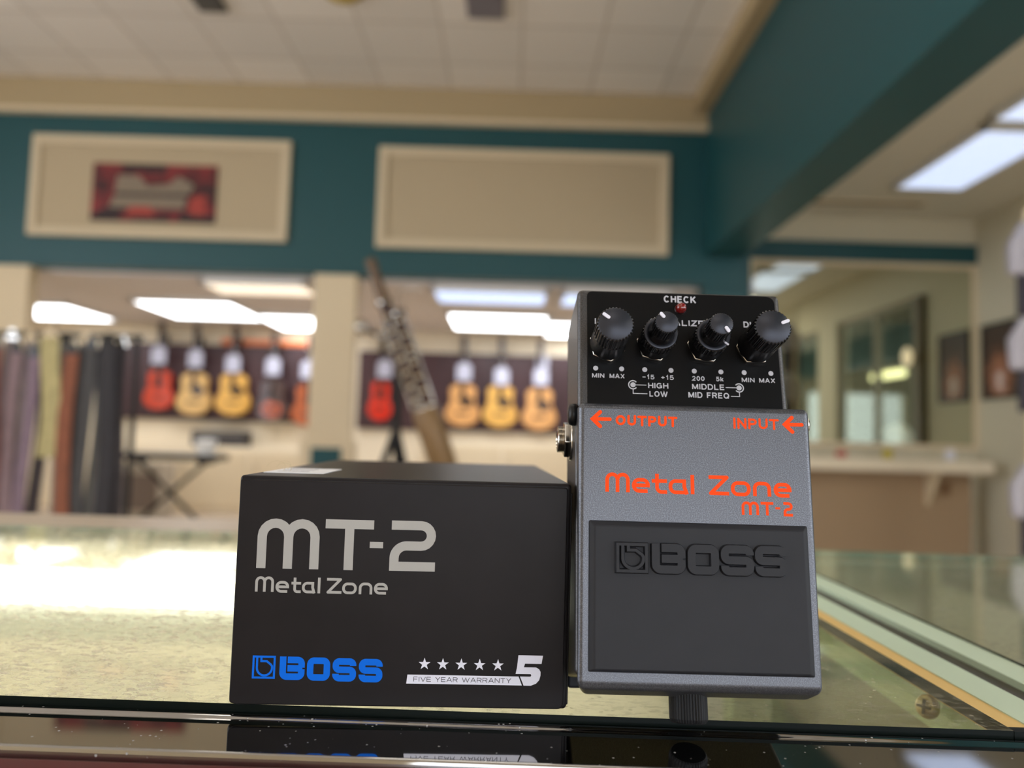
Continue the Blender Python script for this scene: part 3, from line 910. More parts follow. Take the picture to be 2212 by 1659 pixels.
for i in range(13):
    z = 0.52 + i * 0.048
    s = 1 if i % 2 else -1
    k.tube((s * 0.02, -0.038, z), (s * 0.02, -0.046, z), 0.013, n=14)
    k.tube((s * 0.045, -0.028, z - 0.02), (s * 0.02, -0.042, z), 0.004, n=8)
for s in (-0.048, -0.006, 0.046):
    k.tube((s, -0.032, 0.48), (s, -0.032, 1.08), 0.0045, n=8)
k.build('keywork', STEEL_L, t)
for x, z in ((-.022, .455), (.022, .455), (-.022, .80), (.022, .80), (.022, 1.10), (-.022, 1.20)):
    MB().tube((x, 0, z), (x, 0, z + 0.012), 0.035).build('ring_band', STEEL_L, t)
k = MB(); k.path([(0.022, 0, 1.12), (0.03, -0.02, 1.19), (0.07, -0.05, 1.235), (0.12, -0.07, 1.22), (0.15, -0.08, 1.18)], 0.006, 10); k.build('crook', STEEL_L, t)

t = thing('microphone_stand', 'black tripod stand with bright microphone left of the woodwind', 'microphone stand', (-0.84, 5.65, 0.0))
hub = 1.06
MB().tube((0, 0, hub - 0.12), (0, 0, 1.72), 0.022, 0.014, 16).tube((0, 0, hub - .05), (0, 0, 1.42), 0.036, 0.030, 16).build('pole', BLACKM, t)
for q in (200, 330, 85):
    MB().tube((0, 0, hub), (0.36 * cos(D(q)), 0.36 * sin(D(q)), 0.01), 0.030, 0.022, 12).build('leg', BLACKM, t)
MB().tube((0, 0, hub - 0.05), (0, 0, hub + 0.05), 0.035, n=20).build('leg_collar', BLACK, t)
MB().tube((0, 0, 1.70), (-0.14, -0.02, 1.75), 0.009, n=12).build('boom', BLACKM, t)
mc = MB().tube((-0.14, -0.02, 1.75), (-0.26, -0.03, 1.80), 0.013, 0.019, 16).build('microphone', BLACK, t)
MB().ball((-0.28, -0.03, 1.81), (0.055, 0.055, 0.055)).build('mesh_head', CHROME, mc)
MB().ball((-0.14, -0.02, 1.75), (0.025, 0.025, 0.03)).build('clip', STEEL_L, mc)

# ------------------------------------------------------------------ guitar straps hanging on a rack, left
t = thing('strap_rack', 'black rail on posts with guitar straps hanging from it', 'rack', (-2.35, 4.0, 0))
MB().tube((-0.75, 0.03, 1.50), (0.40, 0.03, 1.50), 0.014, n=16).build('rail', BLACKM, t)
for x in (-0.72, 0.37):
    MB().tube((x, 0.03, 0.02), (x, 0.03, 1.50), 0.016, n=14).build('post', BLACKM, t)
    MB().box((x - 0.04, -0.25, 0), (x + 0.04, 0.31, 0.03)).build('foot', BLACKM, t, bevel=0.005)
straps = [(-2.68, 0.050, (112, 56, 44), 'rust brown', 1.42, 0), (-2.635, 0.046, (136, 122, 120), 'pale grey lilac', 1.47, 1), (-2.59, 0.040, (126, 104, 108), 'mauve patterned', 1.40, 0),
          (-2.545, 0.040, (136, 126, 124), 'silver grey', 1.46, 1), (-2.50, 0.042, (118, 98, 110), 'plum grey', 1.38, 0), (-2.455, 0.040, (74, 68, 72), 'charcoal', 1.45, 0),
          (-2.395, 0.056, (178, 166, 118), 'pale yellow flowered', 1.48, 1), (-2.345, 0.040, (124, 118, 110), 'warm grey', 1.46, 0), (-2.300, 0.046, (130, 76, 52), 'tan leather', 1.40, 0),
          (-2.250, 0.046, (72, 70, 72), 'dark slate', 1.46, 1), (-2.205, 0.042, (60, 58, 58), 'near black', 1.44, 0), (-2.150, 0.050, (112, 112, 112), 'mid grey', 1.40, 1),
          (-2.095, 0.050, (48, 46, 50), 'black', 1.46, 0), (-2.045, 0.044, (62, 58, 62), 'black, last on the right', 1.45, 1)]
for i, (x, w, c, nm, top, ring) in enumerate(straps):
    m_ = mat('strap ' + nm, c, 0.8, vary=0.18, vscale=22)
    bot = 0.40 + 0.04 * (i % 3)
    w *= 1.62
    bot = 0.86 if i == 6 else bot
    t = thing('guitar_strap', '%s guitar strap hanging on the left rack' % nm, 'guitar strap', (x, 3.985 + 0.034 * (i % 2), bot), (0, 0, D((i * 37) % 16 - 8)), 'guitar straps on the rack')
    s = MB()
    n = 14
    pts = []
    for j in range(n + 1):
        v = j / n
        pts.append((0.012 * sin(v * 5 + i), 0.008 * cos(v * 4 + i * 2), v * (top - bot)))
    for (a, b) in zip(pts, pts[1:]):
        s.add([(a[0] - w / 2, a[1] - .003, a[2]), (a[0] + w / 2, a[1] - .003, a[2]), (b[0] + w / 2, b[1] - .003, b[2]), (b[0] - w / 2, b[1] - .003, b[2]),
               (a[0] - w / 2, a[1] + .003, a[2]), (a[0] + w / 2, a[1] + .003, a[2]), (b[0] + w / 2, b[1] + .003, b[2]), (b[0] - w / 2, b[1] + .003, b[2])],
              [(0, 1, 2, 3), (7, 6, 5, 4), (0, 4, 5, 1), (1, 5, 6, 2), (2, 6, 7, 3), (3, 7, 4, 0)])
    s.build('webbing', m_, t)
    e = MB(); q = pts[-1]
    e.prism([(q[0] - w * .5, q[2]), (q[0] + w * .5, q[2]), (q[0] + w * .2, q[2] + .055), (q[0] - w * .2, q[2] + .055)], q[1] - .005, q[1] + .005)
    e.build('end_tab', STEEL_L if ring else BLACK, t)
    e = MB(); e.path([(q[0], q[1], q[2] + .04), (q[0], 0.045 - 0.034 * (i % 2), 1.516 - bot), (q[0], 0.062 - 0.034 * (i % 2), q[2] + .06)], 0.003, 6); e.build('hook', BLACKM, t)

# ================================================================== RIGHT ROOM
t = thing('framed_mirror', 'big wall mirror under the teal band, right of the pedal', 'mirror', (3.2, 7.0, 1.04))
f = MB()
f.box((-1.06, -0.03, 0), (1.04, 0, 0.04)); f.box((-1.06, -0.03, 1.66), (1.04, 0, 1.70)); f.box((-1.06, -0.03, 0.04), (-1.02, 0, 1.66)); f.box((1.0, -0.03, 0.04), (1.04, 0, 1.66))
f.build('frame', CREAM, t)
MB().box((-1.02, -0.015, 0.04), (1.0, -0.005, 1.66)).build('mirror_glass', mat('mirror silver', (206, 208, 190), 0.02, 1.0), t)

POST = mat('poster ground', (52, 34, 28), 0.5)
nt = POST.node_tree
tc = nt.nodes.new('ShaderNodeTexCoord'); ln = nt.nodes.new('ShaderNodeVectorMath'); ln.operation = 'LENGTH'
mp = nt.nodes.new('ShaderNodeMapping'); mp.inputs['Location'].default_value = (0, 0, -0.36); mp.inputs['Scale'].default_value = (1, 3.2, 2.1)
nz = nt.nodes.new('ShaderNodeTexNoise'); nz.inputs['Scale'].default_value = 14
ad = nt.nodes.new('ShaderNodeMath'); ad.operation = 'MULTIPLY_ADD'; ad.inputs[1].default_value = 0.7
rp = nt.nodes.new('ShaderNodeValToRGB')
rp.color_ramp.elements[0].position = 0.42; rp.color_ramp.elements[0].color = lin((226, 204, 196))
rp.color_ramp.elements[1].position = 1.05; rp.color_ramp.elements[1].color = lin((66, 46, 38))
e = rp.color_ramp.elements.new(0.62); e.color = lin((176, 114, 80))
nt.links.new(tc.outputs['Object'], mp.inputs[0]); nt.links.new(mp.outputs[0], ln.inputs[0]); nt.links.new(tc.outputs['Object'], nz.inputs['Vector'])
nt.links.new(nz.outputs[0], ad.inputs[0]); nt.links.new(ln.outputs['Value'], ad.inputs[2]); nt.links.new(ad.outputs[0], rp.inputs[0])
nt.links.new(rp.outputs[0], nt.nodes['Principled BSDF'].inputs['Base Color'])
t = thing('framed_poster', 'dark brown poster with pale centre on the right wall beside the mirror', 'poster', (4.24, 6.64, 1.49))
f = MB(); f.box((-0.025, -0.25, 0), (-0.001, 0.25, 0.03)); f.box((-0.025, -0.25, 0.64), (-0.001, 0.25, 0.67)); f.box((-0.025, -0.25, 0.03), (-0.001, -0.22, 0.64)); f.box((-0.025, 0.22, 0.03), (-0.001, 0.25, 0.64))
f.build('frame', BLACK, t)
MB().box((-0.016, -0.22, 0.03), (-0.004, 0.22, 0.64)).build('print', POST, t)

t = thing('ledge_counter', 'long cream ledge counter beneath the wall mirror', 'counter', (3.0, 6.75, 0))
MB().box((-1.0, -0.28, 0.84), (1.07, 0.244, 0.945)).build('ledge_top', CREAM_L, t, bevel=0.012)
MB().box((-0.98, -0.05, 0), (1.0, 0.244, 0.84)).build('kick_panel', mat('tan panel', (168, 142, 112), 0.7), t)
for px_ in (-0.6, 0.62):
    MB().prism([(-0.05, 0.84), (-0.24, 0.84), (-0.05, 0.55)], px_ - 0.02, px_ + 0.02, 'x').build('bracket', CREAM, t)
for nm, lab, x, c, r, hh in (('tin', 'small red tin on the cream ledge, leftmost of three', 2.86, (186, 72, 60), 0.045, 0.06), ('jar', 'small yellow jar on the cream ledge between tin and cup', 3.26, (196, 178, 46), 0.04, 0.08), ('cup', 'small white cup on the cream ledge near the right wall', 3.80, (226, 224, 232), 0.04, 0.09)):
    t = thing(nm, lab, nm, (x, 6.66, 0.945))
    MB().lathe([(r * .9, 0), (r, hh * .1), (r, hh * .8), (r * .85, hh * .84), (r * .6, hh * .85)], 24).build('vessel', mat(nm + ' body', c, 0.4), t)
    MB().lathe([(r * .86, hh * .84), (r * .86, hh), (r * .2, hh * 1.02)], 24).build('lid', mat(nm + ' lid', tuple(min(255, v + 20) for v in c), 0.4), t)
t = thing('power_socket', 'small brown wall plate low under the cream ledge', 'socket', (3.78, 6.70, 0.70))
MB().box((-0.035, -0.008, -0.06), (0.035, 0, 0.06)).build('plate', mat('brown plate', (132, 96, 60), 0.5), t, bevel=0.003)
MB().box((-0.015, -0.011, 0.01), (0.015, -0.008, 0.04)).box((-0.015, -0.011, -0.04), (0.015, -0.008, -0.01)).build('outlets', mat('brown outlet', (96, 70, 46), 0.5), t)
t = thing('wall_lamp', 'cream globe wall lamp on the post, seen in the mirror', 'wall lamp', (4.16, 6.08, 1.98))
MB().tube((0, 0, -0.02), (-0.05, 0, -0.02), 0.03, n=16).build('bracket', STEEL_L, t)
MB().ball((-0.09, 0, 0), (0.05, 0.05, 0.10)).build('globe', mat('lit globe', (250, 236, 210), 0.4, emit=0.9, ecol=(255, 232, 200)), t)
YT = mat('yellow tube', (250, 244, 200), 0.4, emit=3.0, ecol=(255, 248, 196))
for lab, y0, y1 in (('longer yellow tube light beyond the shop window, seen in the mirror', 2.3, 3.2), ('shorter yellow tube light beyond the shop window, seen in the mirror', 3.65, 4.2)):
    t = thing('tube_light', lab, 'tube light', (5.5, (y0 + y1) / 2, 2.1), group='yellow tube lights in the corridor')
    l = (y1 - y0) / 2
    MB().tube((0, -l, 0), (0, l, 0), 0.05, n=16).build('tube', YT, t)
    MB().box((-0.06, -l, 0.05), (0.06, l, 0.09)).build('batten', WHITE, t)
    MB().tube((0, -l * .6, 0.09), (0, -l * .6, 1.1), 0.008, n=8).tube((0, l * .6, 0.09), (0, l * .6, 1.1), 0.008, n=8).build('hanger_rod', BLACKM, t)
t = thing('waste_bin', 'white pedal bin outside the shop window, seen in the mirror', 'bin', (5.2, 3.6, 0))
MB().lathe([(0.17, 0), (0.19, 0.02), (0.2, 1.15), (0.19, 1.18)], 28).build('drum', WHITE, t)
MB().lathe([(0.205, 1.18), (0.2, 1.24), (0.12, 1.34), (0.01, 1.37)], 28).build('lid', WHITE, t)

# plastic bags of small parts hanging at the right frame edge
BAG = mat('clear bag', (186, 182, 192), 0.25); BAGI = mat('bag contents', (62, 58, 70), 0.5)
t = thing('packet_stand', 'slim cream pole stand at the right frame edge carrying packets', 'stand', (3.33, 4.9, 0))
MB().tube((0, 0.04, 0.03), (0, 0.04, 2.62), 0.02, n=16).build('pole', CREAM, t)
MB().lathe([(0.16, 0), (0.16, 0.02), (0.03, 0.035)], 28).build('base', CREAM, t, (0, 0.04, 0))
for i, (z, lab) in enumerate(((2.16, 'topmost'), (1.55, 'middle'), (0.62, 'lowest'))):
    t = thing('hanging_packet', 'clear packet with dark contents on the slim pole stand, %s of three' % lab, 'packet', (3.29, 4.855, z), group='packets on the pole stand')
    s = MB().prism([(-0.13, 0), (0.13, 0), (0.14, 0.18), (0.06, 0.30), (-0.04, 0.36), (-0.14, 0.20)], -0.04, 0.04)
    s.build('bag', BAG, t, bevel=0.03, seg=3)
    MB().box((-0.07, -0.03, -0.26), (0.12, 0.03, 0.02)).build('card_box', BAGI, t, bevel=0.006)
    MB().tube((0, 0.06, 0.33), (0, -0.08, 0.345), 0.004, n=8).build('peg_hook', STEEL_L, t)

# ================================================================== GLASS DISPLAY COUNTERS
GT = glass_mat('dusty counter glass', (0.96, 0.965, 0.93, 1), 0.035, dust=True)
GS = glass_mat('clear counter glass', (0.92, 0.95, 0.86, 1), 0.02)
GE = mat('glass edge', (10, 18, 16), 0.35, spec=0.12)
GR = mat('pale glass edge', (150, 172, 150), 0.3)
MINT = mat('mint laminate', (206, 224, 200), 0.4, spec=0.2)
YEL = mat('yellow wood edge', (236, 200, 128), 0.5)
SHELF = mat('olive felt shelf', (164, 152, 114), 0.9)
RED_REFLECTION = mat('painted red reflection', (84, 8, 20), 0.4)  # flat red painted in for a reflection along the counter front
CASEW = mat('case white board', (238, 236, 228), 0.6)
GF, GB = 0.2431, 0.64
YAW = D(-0.9)
SK = 0.0063          # the joint between the two counters runs square to the room, not to the counter front


def glass_top(par, x0, x1, name='glass_top'):
    m = MB()
    zt, zb = 0.0, -0.0045
    b0, b1 = (x0, x1 - SK) if x1 < 1 else (x0 - SK, x1)
    m.add([(x0, GF, zt), (x1, GF, zt), (b1, GB, zt), (b0, GB, zt)], [(0, 1, 2, 3)], 0)
    m.add([(x0, GF, zb), (x1, GF, zb), (b1, GB, zb), (b0, GB, zb)], [(3, 2, 1, 0)], 1)
    m.add([(x0, GF, zt), (x1, GF, zt), (x1, GF, zb), (x0, GF, zb)], [(0, 3, 2, 1)], 2)
    m.add([(b0, GB, zt), (b1, GB, zt), (b1, GB, zb), (b0, GB, zb)], [(0, 1, 2, 3)], 3)
    m.add([(x0, GF, zt), (b0, GB, zt), (b0, GB, zb), (x0, GF, zb)], [(0, 1, 2, 3)], 2)
    m.add([(x1, GF, zt), (b1, GB, zt), (b1, GB, zb), (x1, GF, zb)], [(3, 2, 1, 0)], 2)
    return m.build(name, [GT, GS, GE, GR], par, recalc=False)


def counter(label, x0, x1, g0, g1):
    t = thing('display_counter', label, 'display counter', (GF * sin(YAW), 0, CT), (0, 0, YAW), 'glass display counters')
    glass_top(t, g0, g1)
    # steel moulding along the front: groove, inner bead, flat, outer roll, drop
    pr = [(GF + 0.001, -0.0062), (GF - 0.0004, -0.0062), (GF - 0.0004, -0.0030)]
    pr += [(GF - 0.0025 + 0.0020 * cos(D(a)), -0.0031 + 0.0009 * sin(D(a))) for a in range(10, 180, 20)]
    pr += [(GF - 0.0050, -0.0031), (0.2148, -0.0030)]
    pr += [(0.2140 + 0.0007 * cos(D(a)), -0.0032 + 0.0006 * sin(D(a))) for a in range(10, 150, 16)]
    pr += [(0.2132, -0.0036), (0.2128, -0.0150), (GF + 0.001, -0.0150)]
    s = MB()
    n = len(pr)
    vs = [(x0, a, b) for a, b in pr] + [(x1, a, b) for a, b in pr]
    s.add(vs, [(i, (i + 1) % n, n + (i + 1) % n, n + i) for i in range(n)], 0)
    s.add(vs[:n], [tuple(range(n))]); s.add(vs[n:], [tuple(reversed(range(n)))])
    o = s.build('front_moulding', STEEL, t)
    for p in o.data.polygons:
        ys = [o.data.vertices[i].co.y for i in p.vertices]
        p.use_smooth = max(ys) - min(ys) < 0.003 and abs(p.normal.x) < 0.5
    md = o.modifiers.new('edge', 'EDGE_SPLIT'); md.split_angle = D(50)
    MB().box((x0, 0.186, -CZ + 0.1), (x1, 0.2126, -0.0048)).build('reflection_panel', RED_REFLECTION, t, bevel=0.003)  # juts forward so the painted reflection shows below the moulding
    MB().box((x0, 0.228, -0.15), (x1, 0.62, -0.14)).build('shelf', SHELF, t)
    MB().box((x0, 0.62, -0.15), (x1, 0.632, -0.007)).build('back_board', CASEW, t)
    MB().box((x0, 0.222, -CZ), (x1, 0.66, -0.152)).build('cabinet', CREAM, t)
    return t


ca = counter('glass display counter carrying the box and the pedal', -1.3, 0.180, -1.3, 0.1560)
MB().box((0.1565, GF + 0.004, -0.0052), (0.165, 0.64, -0.0012)).build('yellow_rail', YEL, ca, (-GF * sin(YAW), 0, 0), (0, 0, -YAW))
MB().box((0.165, GF + 0.004, -0.022), (0.180, 0.64, -0.0008)).build('mint_rail', MINT, ca, (-GF * sin(YAW), 0, 0), (0, 0, -YAW))
MB().box((-1.3, 0.645, -0.02), (0.15, 0.735, -0.001)).build('rear_rail', mat('rear rail', (196, 180, 160), 0.35), ca, bevel=0.002)
MB().box((0.1602, GF + 0.004, -0.139), (0.1648, 0.62, -0.0054)).build('end_pane', GS, ca, (-GF * sin(YAW), 0, 0), (0, 0, -YAW))
MB().box((0.1560, GF - 0.0002, -0.0062), (0.1802, GF + 0.0038, -0.0002)).build('edge_strip', GE, ca)
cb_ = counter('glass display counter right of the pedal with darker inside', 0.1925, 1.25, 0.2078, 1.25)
MB().box((0.1925, GF + 0.004, -0.022), (0.2075, 0.64, -0.0008)).build('mint_rail', MINT, cb_, (-GF * sin(YAW), 0, 0), (0, 0, -YAW))
MB().box((0.1925, GF - 0.0002, -0.0062), (0.2078, GF + 0.0038, -0.0002)).build('edge_strip', GE, cb_)
tag(MB().box((0.1803, 0.228, -0.30), (0.1922, 0.64, -0.0035)).build('joint_strip', mat('brown joint metal', (88, 74, 66), 0.3, 0.7), None, (0, 0, CT)), 'brown metal strip in the joint between the two glass counters', 'joint strip')
# screw through the end pane
sc = thing('pane_screw', 'brass cross-head screw under the glass, right of the pedal', 'screw', (0.1568, 0.2905, CT - 0.0098), (0, D(-80), D(35)))
MB().lathe([(0.0043, 0), (0.0043, 0.0008), (0.0039, 0.0020), (0.0028, 0.0029), (0.0005, 0.0033)], 32).build('head', mat('brass', (214, 196, 150), 0.42, 0.7), sc)
MB().box((-0.0026, -0.0005, 0.0028), (0.0026, 0.0005, 0.00355)).box((-0.0005, -0.0026, 0.0028), (0.0005, 0.0026, 0.00355)).build('cross_slot', mat('slot dark', (40, 34, 24), 0.6), sc)
MB().lathe([(0.0019, -0.0036), (0.0019, 0)], 16).build('shank', CHROME, sc)
# lamp inside the case
cl = thing('case_lamp', 'blown-out white lamp bar inside the case, showing left of the box', 'case lamp', (0, 0, CT))
LAMP = mat('lit case diffuser', (255, 250, 236), 0.4, emit=7.0, ecol=(255, 249, 236))
MB().box((-1.22, 0.462, -0.0220), (0.12, 0.556, -0.0170)).build('diffuser', LAMP, cl, bevel=0.004)
MB().box((-1.22, 0.497, -0.034), (0.12, 0.522, -0.0222)).build('housing', WHITE, cl)
for x in (-1.24, 0.12):
    MB().box((x, 0.458, -0.030), (x + 0.02, 0.560, -0.010)).build('end_cap', WHITE, cl)
    MB().box((x, 0.50, -0.14), (x + 0.02, 0.53, -0.030)).build('bracket', WHITE, cl)

# ================================================================== PRODUCT BOX
CARD = mat('black coated card', (33, 30, 31), 0.36, spec=0.14, bump=0.06, bscale=90, vary=0.10, vscale=60)
bx = thing('product_box', 'black pedal carton with grey and blue print standing on the glass', 'box', (-0.0847, 0.2428, CT), (0, 0, D(2.166)))
UP = CZ - CT
BWD, BDP, BHT = 0.1049, 0.1605, 0.0690 + UP
MB().box((0, 0.0008, 0.0), (BWD, BDP, BHT)).build('carton', CARD, bx, bevel=0.0012, seg=4)
fp = MB().prism(rrect(0.0004, BWD - 0.0012, 0.0002 - UP, BHT - 0.0012 - UP, (.0022, .0018, .001, .0006)), 0.0, 0.002).build('front_flap', CARD, bx, (0, 0, UP), bevel=0.0005, seg=2)
MB().box((BWD - 0.0004, 0.0016, 0.0012), (BWD + 0.0004, 0.02, BHT - 0.003)).build('side_flap', CARD, bx, bevel=0.0003, seg=2)
LG = mat('grey print', (166, 164, 160), 0.5)
BLUE = mat('blue print', (0, 104, 222), 0.55, spec=0.15)
WHT = mat('white print', (226, 226, 240), 0.5)
o = MB()
letters(o, [('m', 6.7, 25.9, 40.4, 55.8), ('T', 27.6, 42.7, 40.4, 56.0), ('-', 41.6, 45.75, 47.4, 49.3, 1.9), ('2', 47.9, 62.2, 40.5, 56.1)], 2.85)
o.build('model_lettering', LG, fp)['label'] = 'big grey lettering'
o = MB()
letters(o, [('m', 6.7, 12.45, 33.2, 37.9), ('e', 13.0, 17.15, 33.0, 36.6), ('t', 17.85, 20.8, 33.0, 37.7), ('a', 21.15, 25.4, 33.0, 36.5), ('l', 25.95, 26.85, 33.05, 37.85), ('Z', 28.8, 33.4, 33.05, 37.85), ('o', 33.6, 38.1, 33.0, 36.55), ('n', 38.75, 42.95, 33.05, 36.65), ('e', 43.45, 47.75, 33.1, 36.65)], 0.82)
o.build('name_lettering', LG, fp)['label'] = 'smaller grey lettering'
o = MB()
letters(o, [('sym', 7.1, 14.15, 6.8, 13.75, 0.62)], 1)
letters(o, [('B', 15.45, 23.15, 6.55, 13.6), ('O', 23.85, 30.95, 6.45, 13.5), ('S', 31.7, 39.0, 6.35, 13.4), ('S', 39.8, 47.15, 6.25, 13.35)], 1.98)
o.build('maker_logo', BLUE, fp)['label'] = 'blue square emblem and blue block lettering'
o = MB()
for x in (60.05, 65.77, 71.5, 77.22, 82.95):
    pts = []
    for k in range(10):
        r = 1.92 if k % 2 == 0 else 0.74
        pts.append(((x + r * cos(D(90 + 36 * k))) * .001, (12.1 + r * sin(D(90 + 36 * k))) * .001))
    c = (x * .001, .0121)
    for k in range(10):
        o.add([(c[0], -.00004, c[1]), (pts[k][0], -.00004, pts[k][1]), (pts[(k + 1) % 10][0], -.00004, pts[(k + 1) % 10][1])], [(0, 1, 2)])
o.build('stars', WHT, fp, recalc=False)
o = MB()
flat(o, [(x * .001, z * .001) for x, z in ((54.9, 8.8), (89.5, 8.78), (90.6, 6.08), (54.6, 6.08))])
flat(o, [(x * .001, z * .001) for x, z in ((89.3, 15.3), (97.0, 15.3), (96.6, 12.75), (91.4, 12.75), (91.1, 11.65), (88.95, 11.65))])
flat(o, [(x * .001, z * .001) for x, z in ((88.56, 9.6), (93.3, 9.6), (93.5, 9.1), (93.2, 8.8), (89.95, 8.8), (91.15, 6.05), (93.4, 6.05), (95.0, 6.7), (96.0, 7.8), (96.35, 9.2), (96.35, 10.3), (95.9, 11.1), (94.9, 11.65), (88.95, 11.65))])
o.build('warranty_mark', WHT, fp)['label'] = 'white bar and white numeral five'
o = MB(); text_into(o, 'FIVE YEAR WARRANTY', 56.8, 87.2, 6.75, 8.2, bold=0.115, y0=-.00005)
o.build('warranty_lettering', mat('dark print ink', (44, 42, 52), 0.5), fp)
st = MB().box((0.0022, 0.019, BHT), (0.0225, 0.053, BHT + 0.0002)).build('price_sticker', PAPER, bx)
st['label'] = 'white paper sticker on the box top'
o = MB()
rs = random.Random(3)
for k in range(3):
    pts = [(0.005 + 0.0013 * j, 0.026 + 0.008 * k + 0.0016 * rs.random()) for j in range(9)]
    for a, b in zip(pts, pts[1:]):
        o.box((a[0], min(a[1], b[1]), BHT + .0002), (b[0] + .0003, max(a[1], b[1]) + .0004, BHT + .00026))
o.build('pen_marks', mat('pen', (150, 150, 160), 0.6), st)
o = MB()
for (xa, ya, zz, r) in ((0.0035, 0.03, 0.0010, 0.0032), (0.0050, 0.036, 0.0016, 0.0022), (0.0068, 0.028, 0.0008, 0.0026)):
    pts = [(xa + r * cos(D(a)), ya + 0.3 * r * sin(D(a)), BHT + .0004 + zz + r * 0.7 * sin(D(a))) for a in range(-60, 200, 26)]
    o.path(pts, 0.00006, 5)
o.build('lint', mat('lint fibre', (206, 188, 150), 0.8), bx)

# ================================================================== EFFECT PEDAL
PAINT = flake_mat('charcoal metallic paint', (84, 85, 90), (116, 118, 125))
BODYP = flake_mat('body metallic paint', (72, 71, 72), (98, 97, 98))
RUBBER = mat('black rubber', (36, 37, 42), 0.55, spec=0.28, bump=0.10, bscale=500, vary=0.05, vscale=120)
PLATE = mat('gloss black plate', (8, 8, 10), 0.34, spec=0.18)
SILK = mat('silver screen print', (188, 188, 196), 0.45)
ORANGE = mat('orange print', (255, 76, 14), 0.55, spec=0.15)
KNOBM = mat('knob black', (13, 13, 15), 0.26, spec=0.5)
KNOBT = mat('knob top satin', (54, 56, 64), 0.38, 0.6)
pd = thing('effect_pedal', 'charcoal effect pedal with orange lettering propped upright on the glass', 'effect pedal', (0.0565, 0.2246, CZ), (D(-13.2), 0, D(0.6)))
prof = [(0.0, 0.1375), (0.0, 0.0950), (0.0085, 0.0950), (0.0085, 0.0150), (0.0385, 0.0125), (0.0385, 0.1375)]
body = MB().prism(prof, -0.035, 0.033, 'x').build('body', BODYP, pd, bevel=0.0018, seg=4)
MB().box((-0.0345, 0.0386, 0.00917), (0.0325, 0.045, 0.1370)).build('base_plate', RUBBER, pd, bevel=0.001)
pl = MB().prism([(x * .001, z * .001) for x, z in rrect(-31.9, 31.0, 96.0, 136.5, (0.3, .3, 2.6, 1.6))], 0, -0.00025).build('control_panel', PLATE, pd)
o = MB()
text_into(o, 'CHECK', -6.2, 4.7, 133.3, 135.8, 0.20, -.00026)
text_into(o, 'LEVEL', -29.4, -20.6, 124.85, 126.9, 0.20, -.00026)
text_into(o, 'EQUALIZER', -10.9, 9.45, 125.05, 127.15, 0.20, -.00026)
text_into(o, 'DIST', 20.1, 26.6, 125.2, 127.3, 0.20, -.00026)
for s, a, b in (('MIN', -30.4, -26.4), ('MAX', -24.7, -19.8), ('-15', -14.1, -10.1), ('+15', -8.0, -3.8), ('200', 2.1, 6.2), ('5k', 9.9, 12.4), ('MIN', 18.3, 22.5), ('MAX', 24.0, 29.2)):
    text_into(o, s, a, b, 106.12, 107.70, 0.19, -.00026)
text_into(o, 'HIGH', -12.25, -5.7, 103.1, 105.0, 0.19, -.00026)
text_into(o, 'LOW', -11.9, -6.0, 100.3, 102.2, 0.19, -.00026)
text_into(o, 'MIDDLE', 2.0, 12.5, 103.2, 105.1, 0.19, -.00026)
text_into(o, 'MID FREQ', 0.7, 13.9, 100.35, 102.3, 0.19, -.00026)
for x in (-29.2, -20.75, -13.2, -4.65, 2.95, 11.65, 19.25, 28.0):
    disc(o, x * .001, .10938, .00082, -.00026)
for cx, s in ((-17.15, 1), (17.28, -1)):
    c_ = 104.1
    pts = [(cx + s * 1.40 * cos(D(a)), c_ + 1.40 * sin(D(a))) for a in range(40, 321, 10)]
    stroke(o, [(x * .001, z * .001) for x, z in pts], .00036, -.00026)
    disc(o, cx * .001, c_ * .001, .00085, -.00026)
    stroke(o, [(cx * .001, c_ * .001), ((cx + s * 4.35) * .001, c_ * .001)], .00026, -.00026)
    e_ = 4.6 if s > 0 else 2.8
    stroke(o, [(cx * .001, (c_ - 1.5) * .001), (cx * .001, .1012), ((cx + s * e_) * .001, .1012)], .00026, -.00026)
o.build('panel_lettering', SILK, pl)['label'] = 'silver screen-printed words, dots and symbols'
ld = MB().lathe([(0.0019, 0), (0.0019, 0.0002), (0.0017, 0.0003)], 32, T=Matrix.Translation((-.0008, -.0002, .1309)) @ Matrix.Rotation(D(90), 4, 'X')).build('indicator_light', BLACK, pd)
REDL = mat('red lens', (116, 6, 4), 0.08, spec=0.7, coat=0.6)
REDL.node_tree.nodes['Principled BSDF'].inputs['Subsurface Weight'].default_value = 0.0
MB().lathe([(0.0018, 0), (0.0018, 0.0012), (0.00155, 0.0022), (0.0010, 0.0028), (0.0003, 0.0030)], 32, T=Matrix.Translation((-.0008, -.0004, .1309)) @ Matrix.Rotation(D(90), 4, 'X')).build('lens', REDL, ld)['label'] = 'red lens'


def ridged(nr, depth, ks):
    return lambda i, n, k, r: r - (depth if (k in ks and i % 4 in (0, 1)) else 0.0)


def knob_body(o, R0, R1, h0, h1, n=32, ridge_from=0.55):
    hm = h0 + (h1 - h0) * ridge_from
    prof = [(R0 * 0.9, h0), (R0, h0 + 0.0004), (R1 * 1.0, hm - 0.0005), (R1 * 1.02, hm), (R1 * 1.02, h1 - 0.0003), (R1 * 0.96, h1)]
    o.lathe(prof, n * 4, ridged(n, 0.00035, (3, 4)), mi=0, smooth=False)


def knob_cap(o, R, h, dish=0.0013, n=128):
    o.lathe([(R * 1.02, h - 0.0002), (R * 1.01, h)] + [(R * q / 20, h + dish * (1 - (q / 20) ** 2)) for q in range(19, 0, -1)] + [(0.0001, h + dish)], n, lambda i, m, k, r: r - (0.0003 if k < 2 and i % 4 in (0, 1) else 0.0), mi=0)


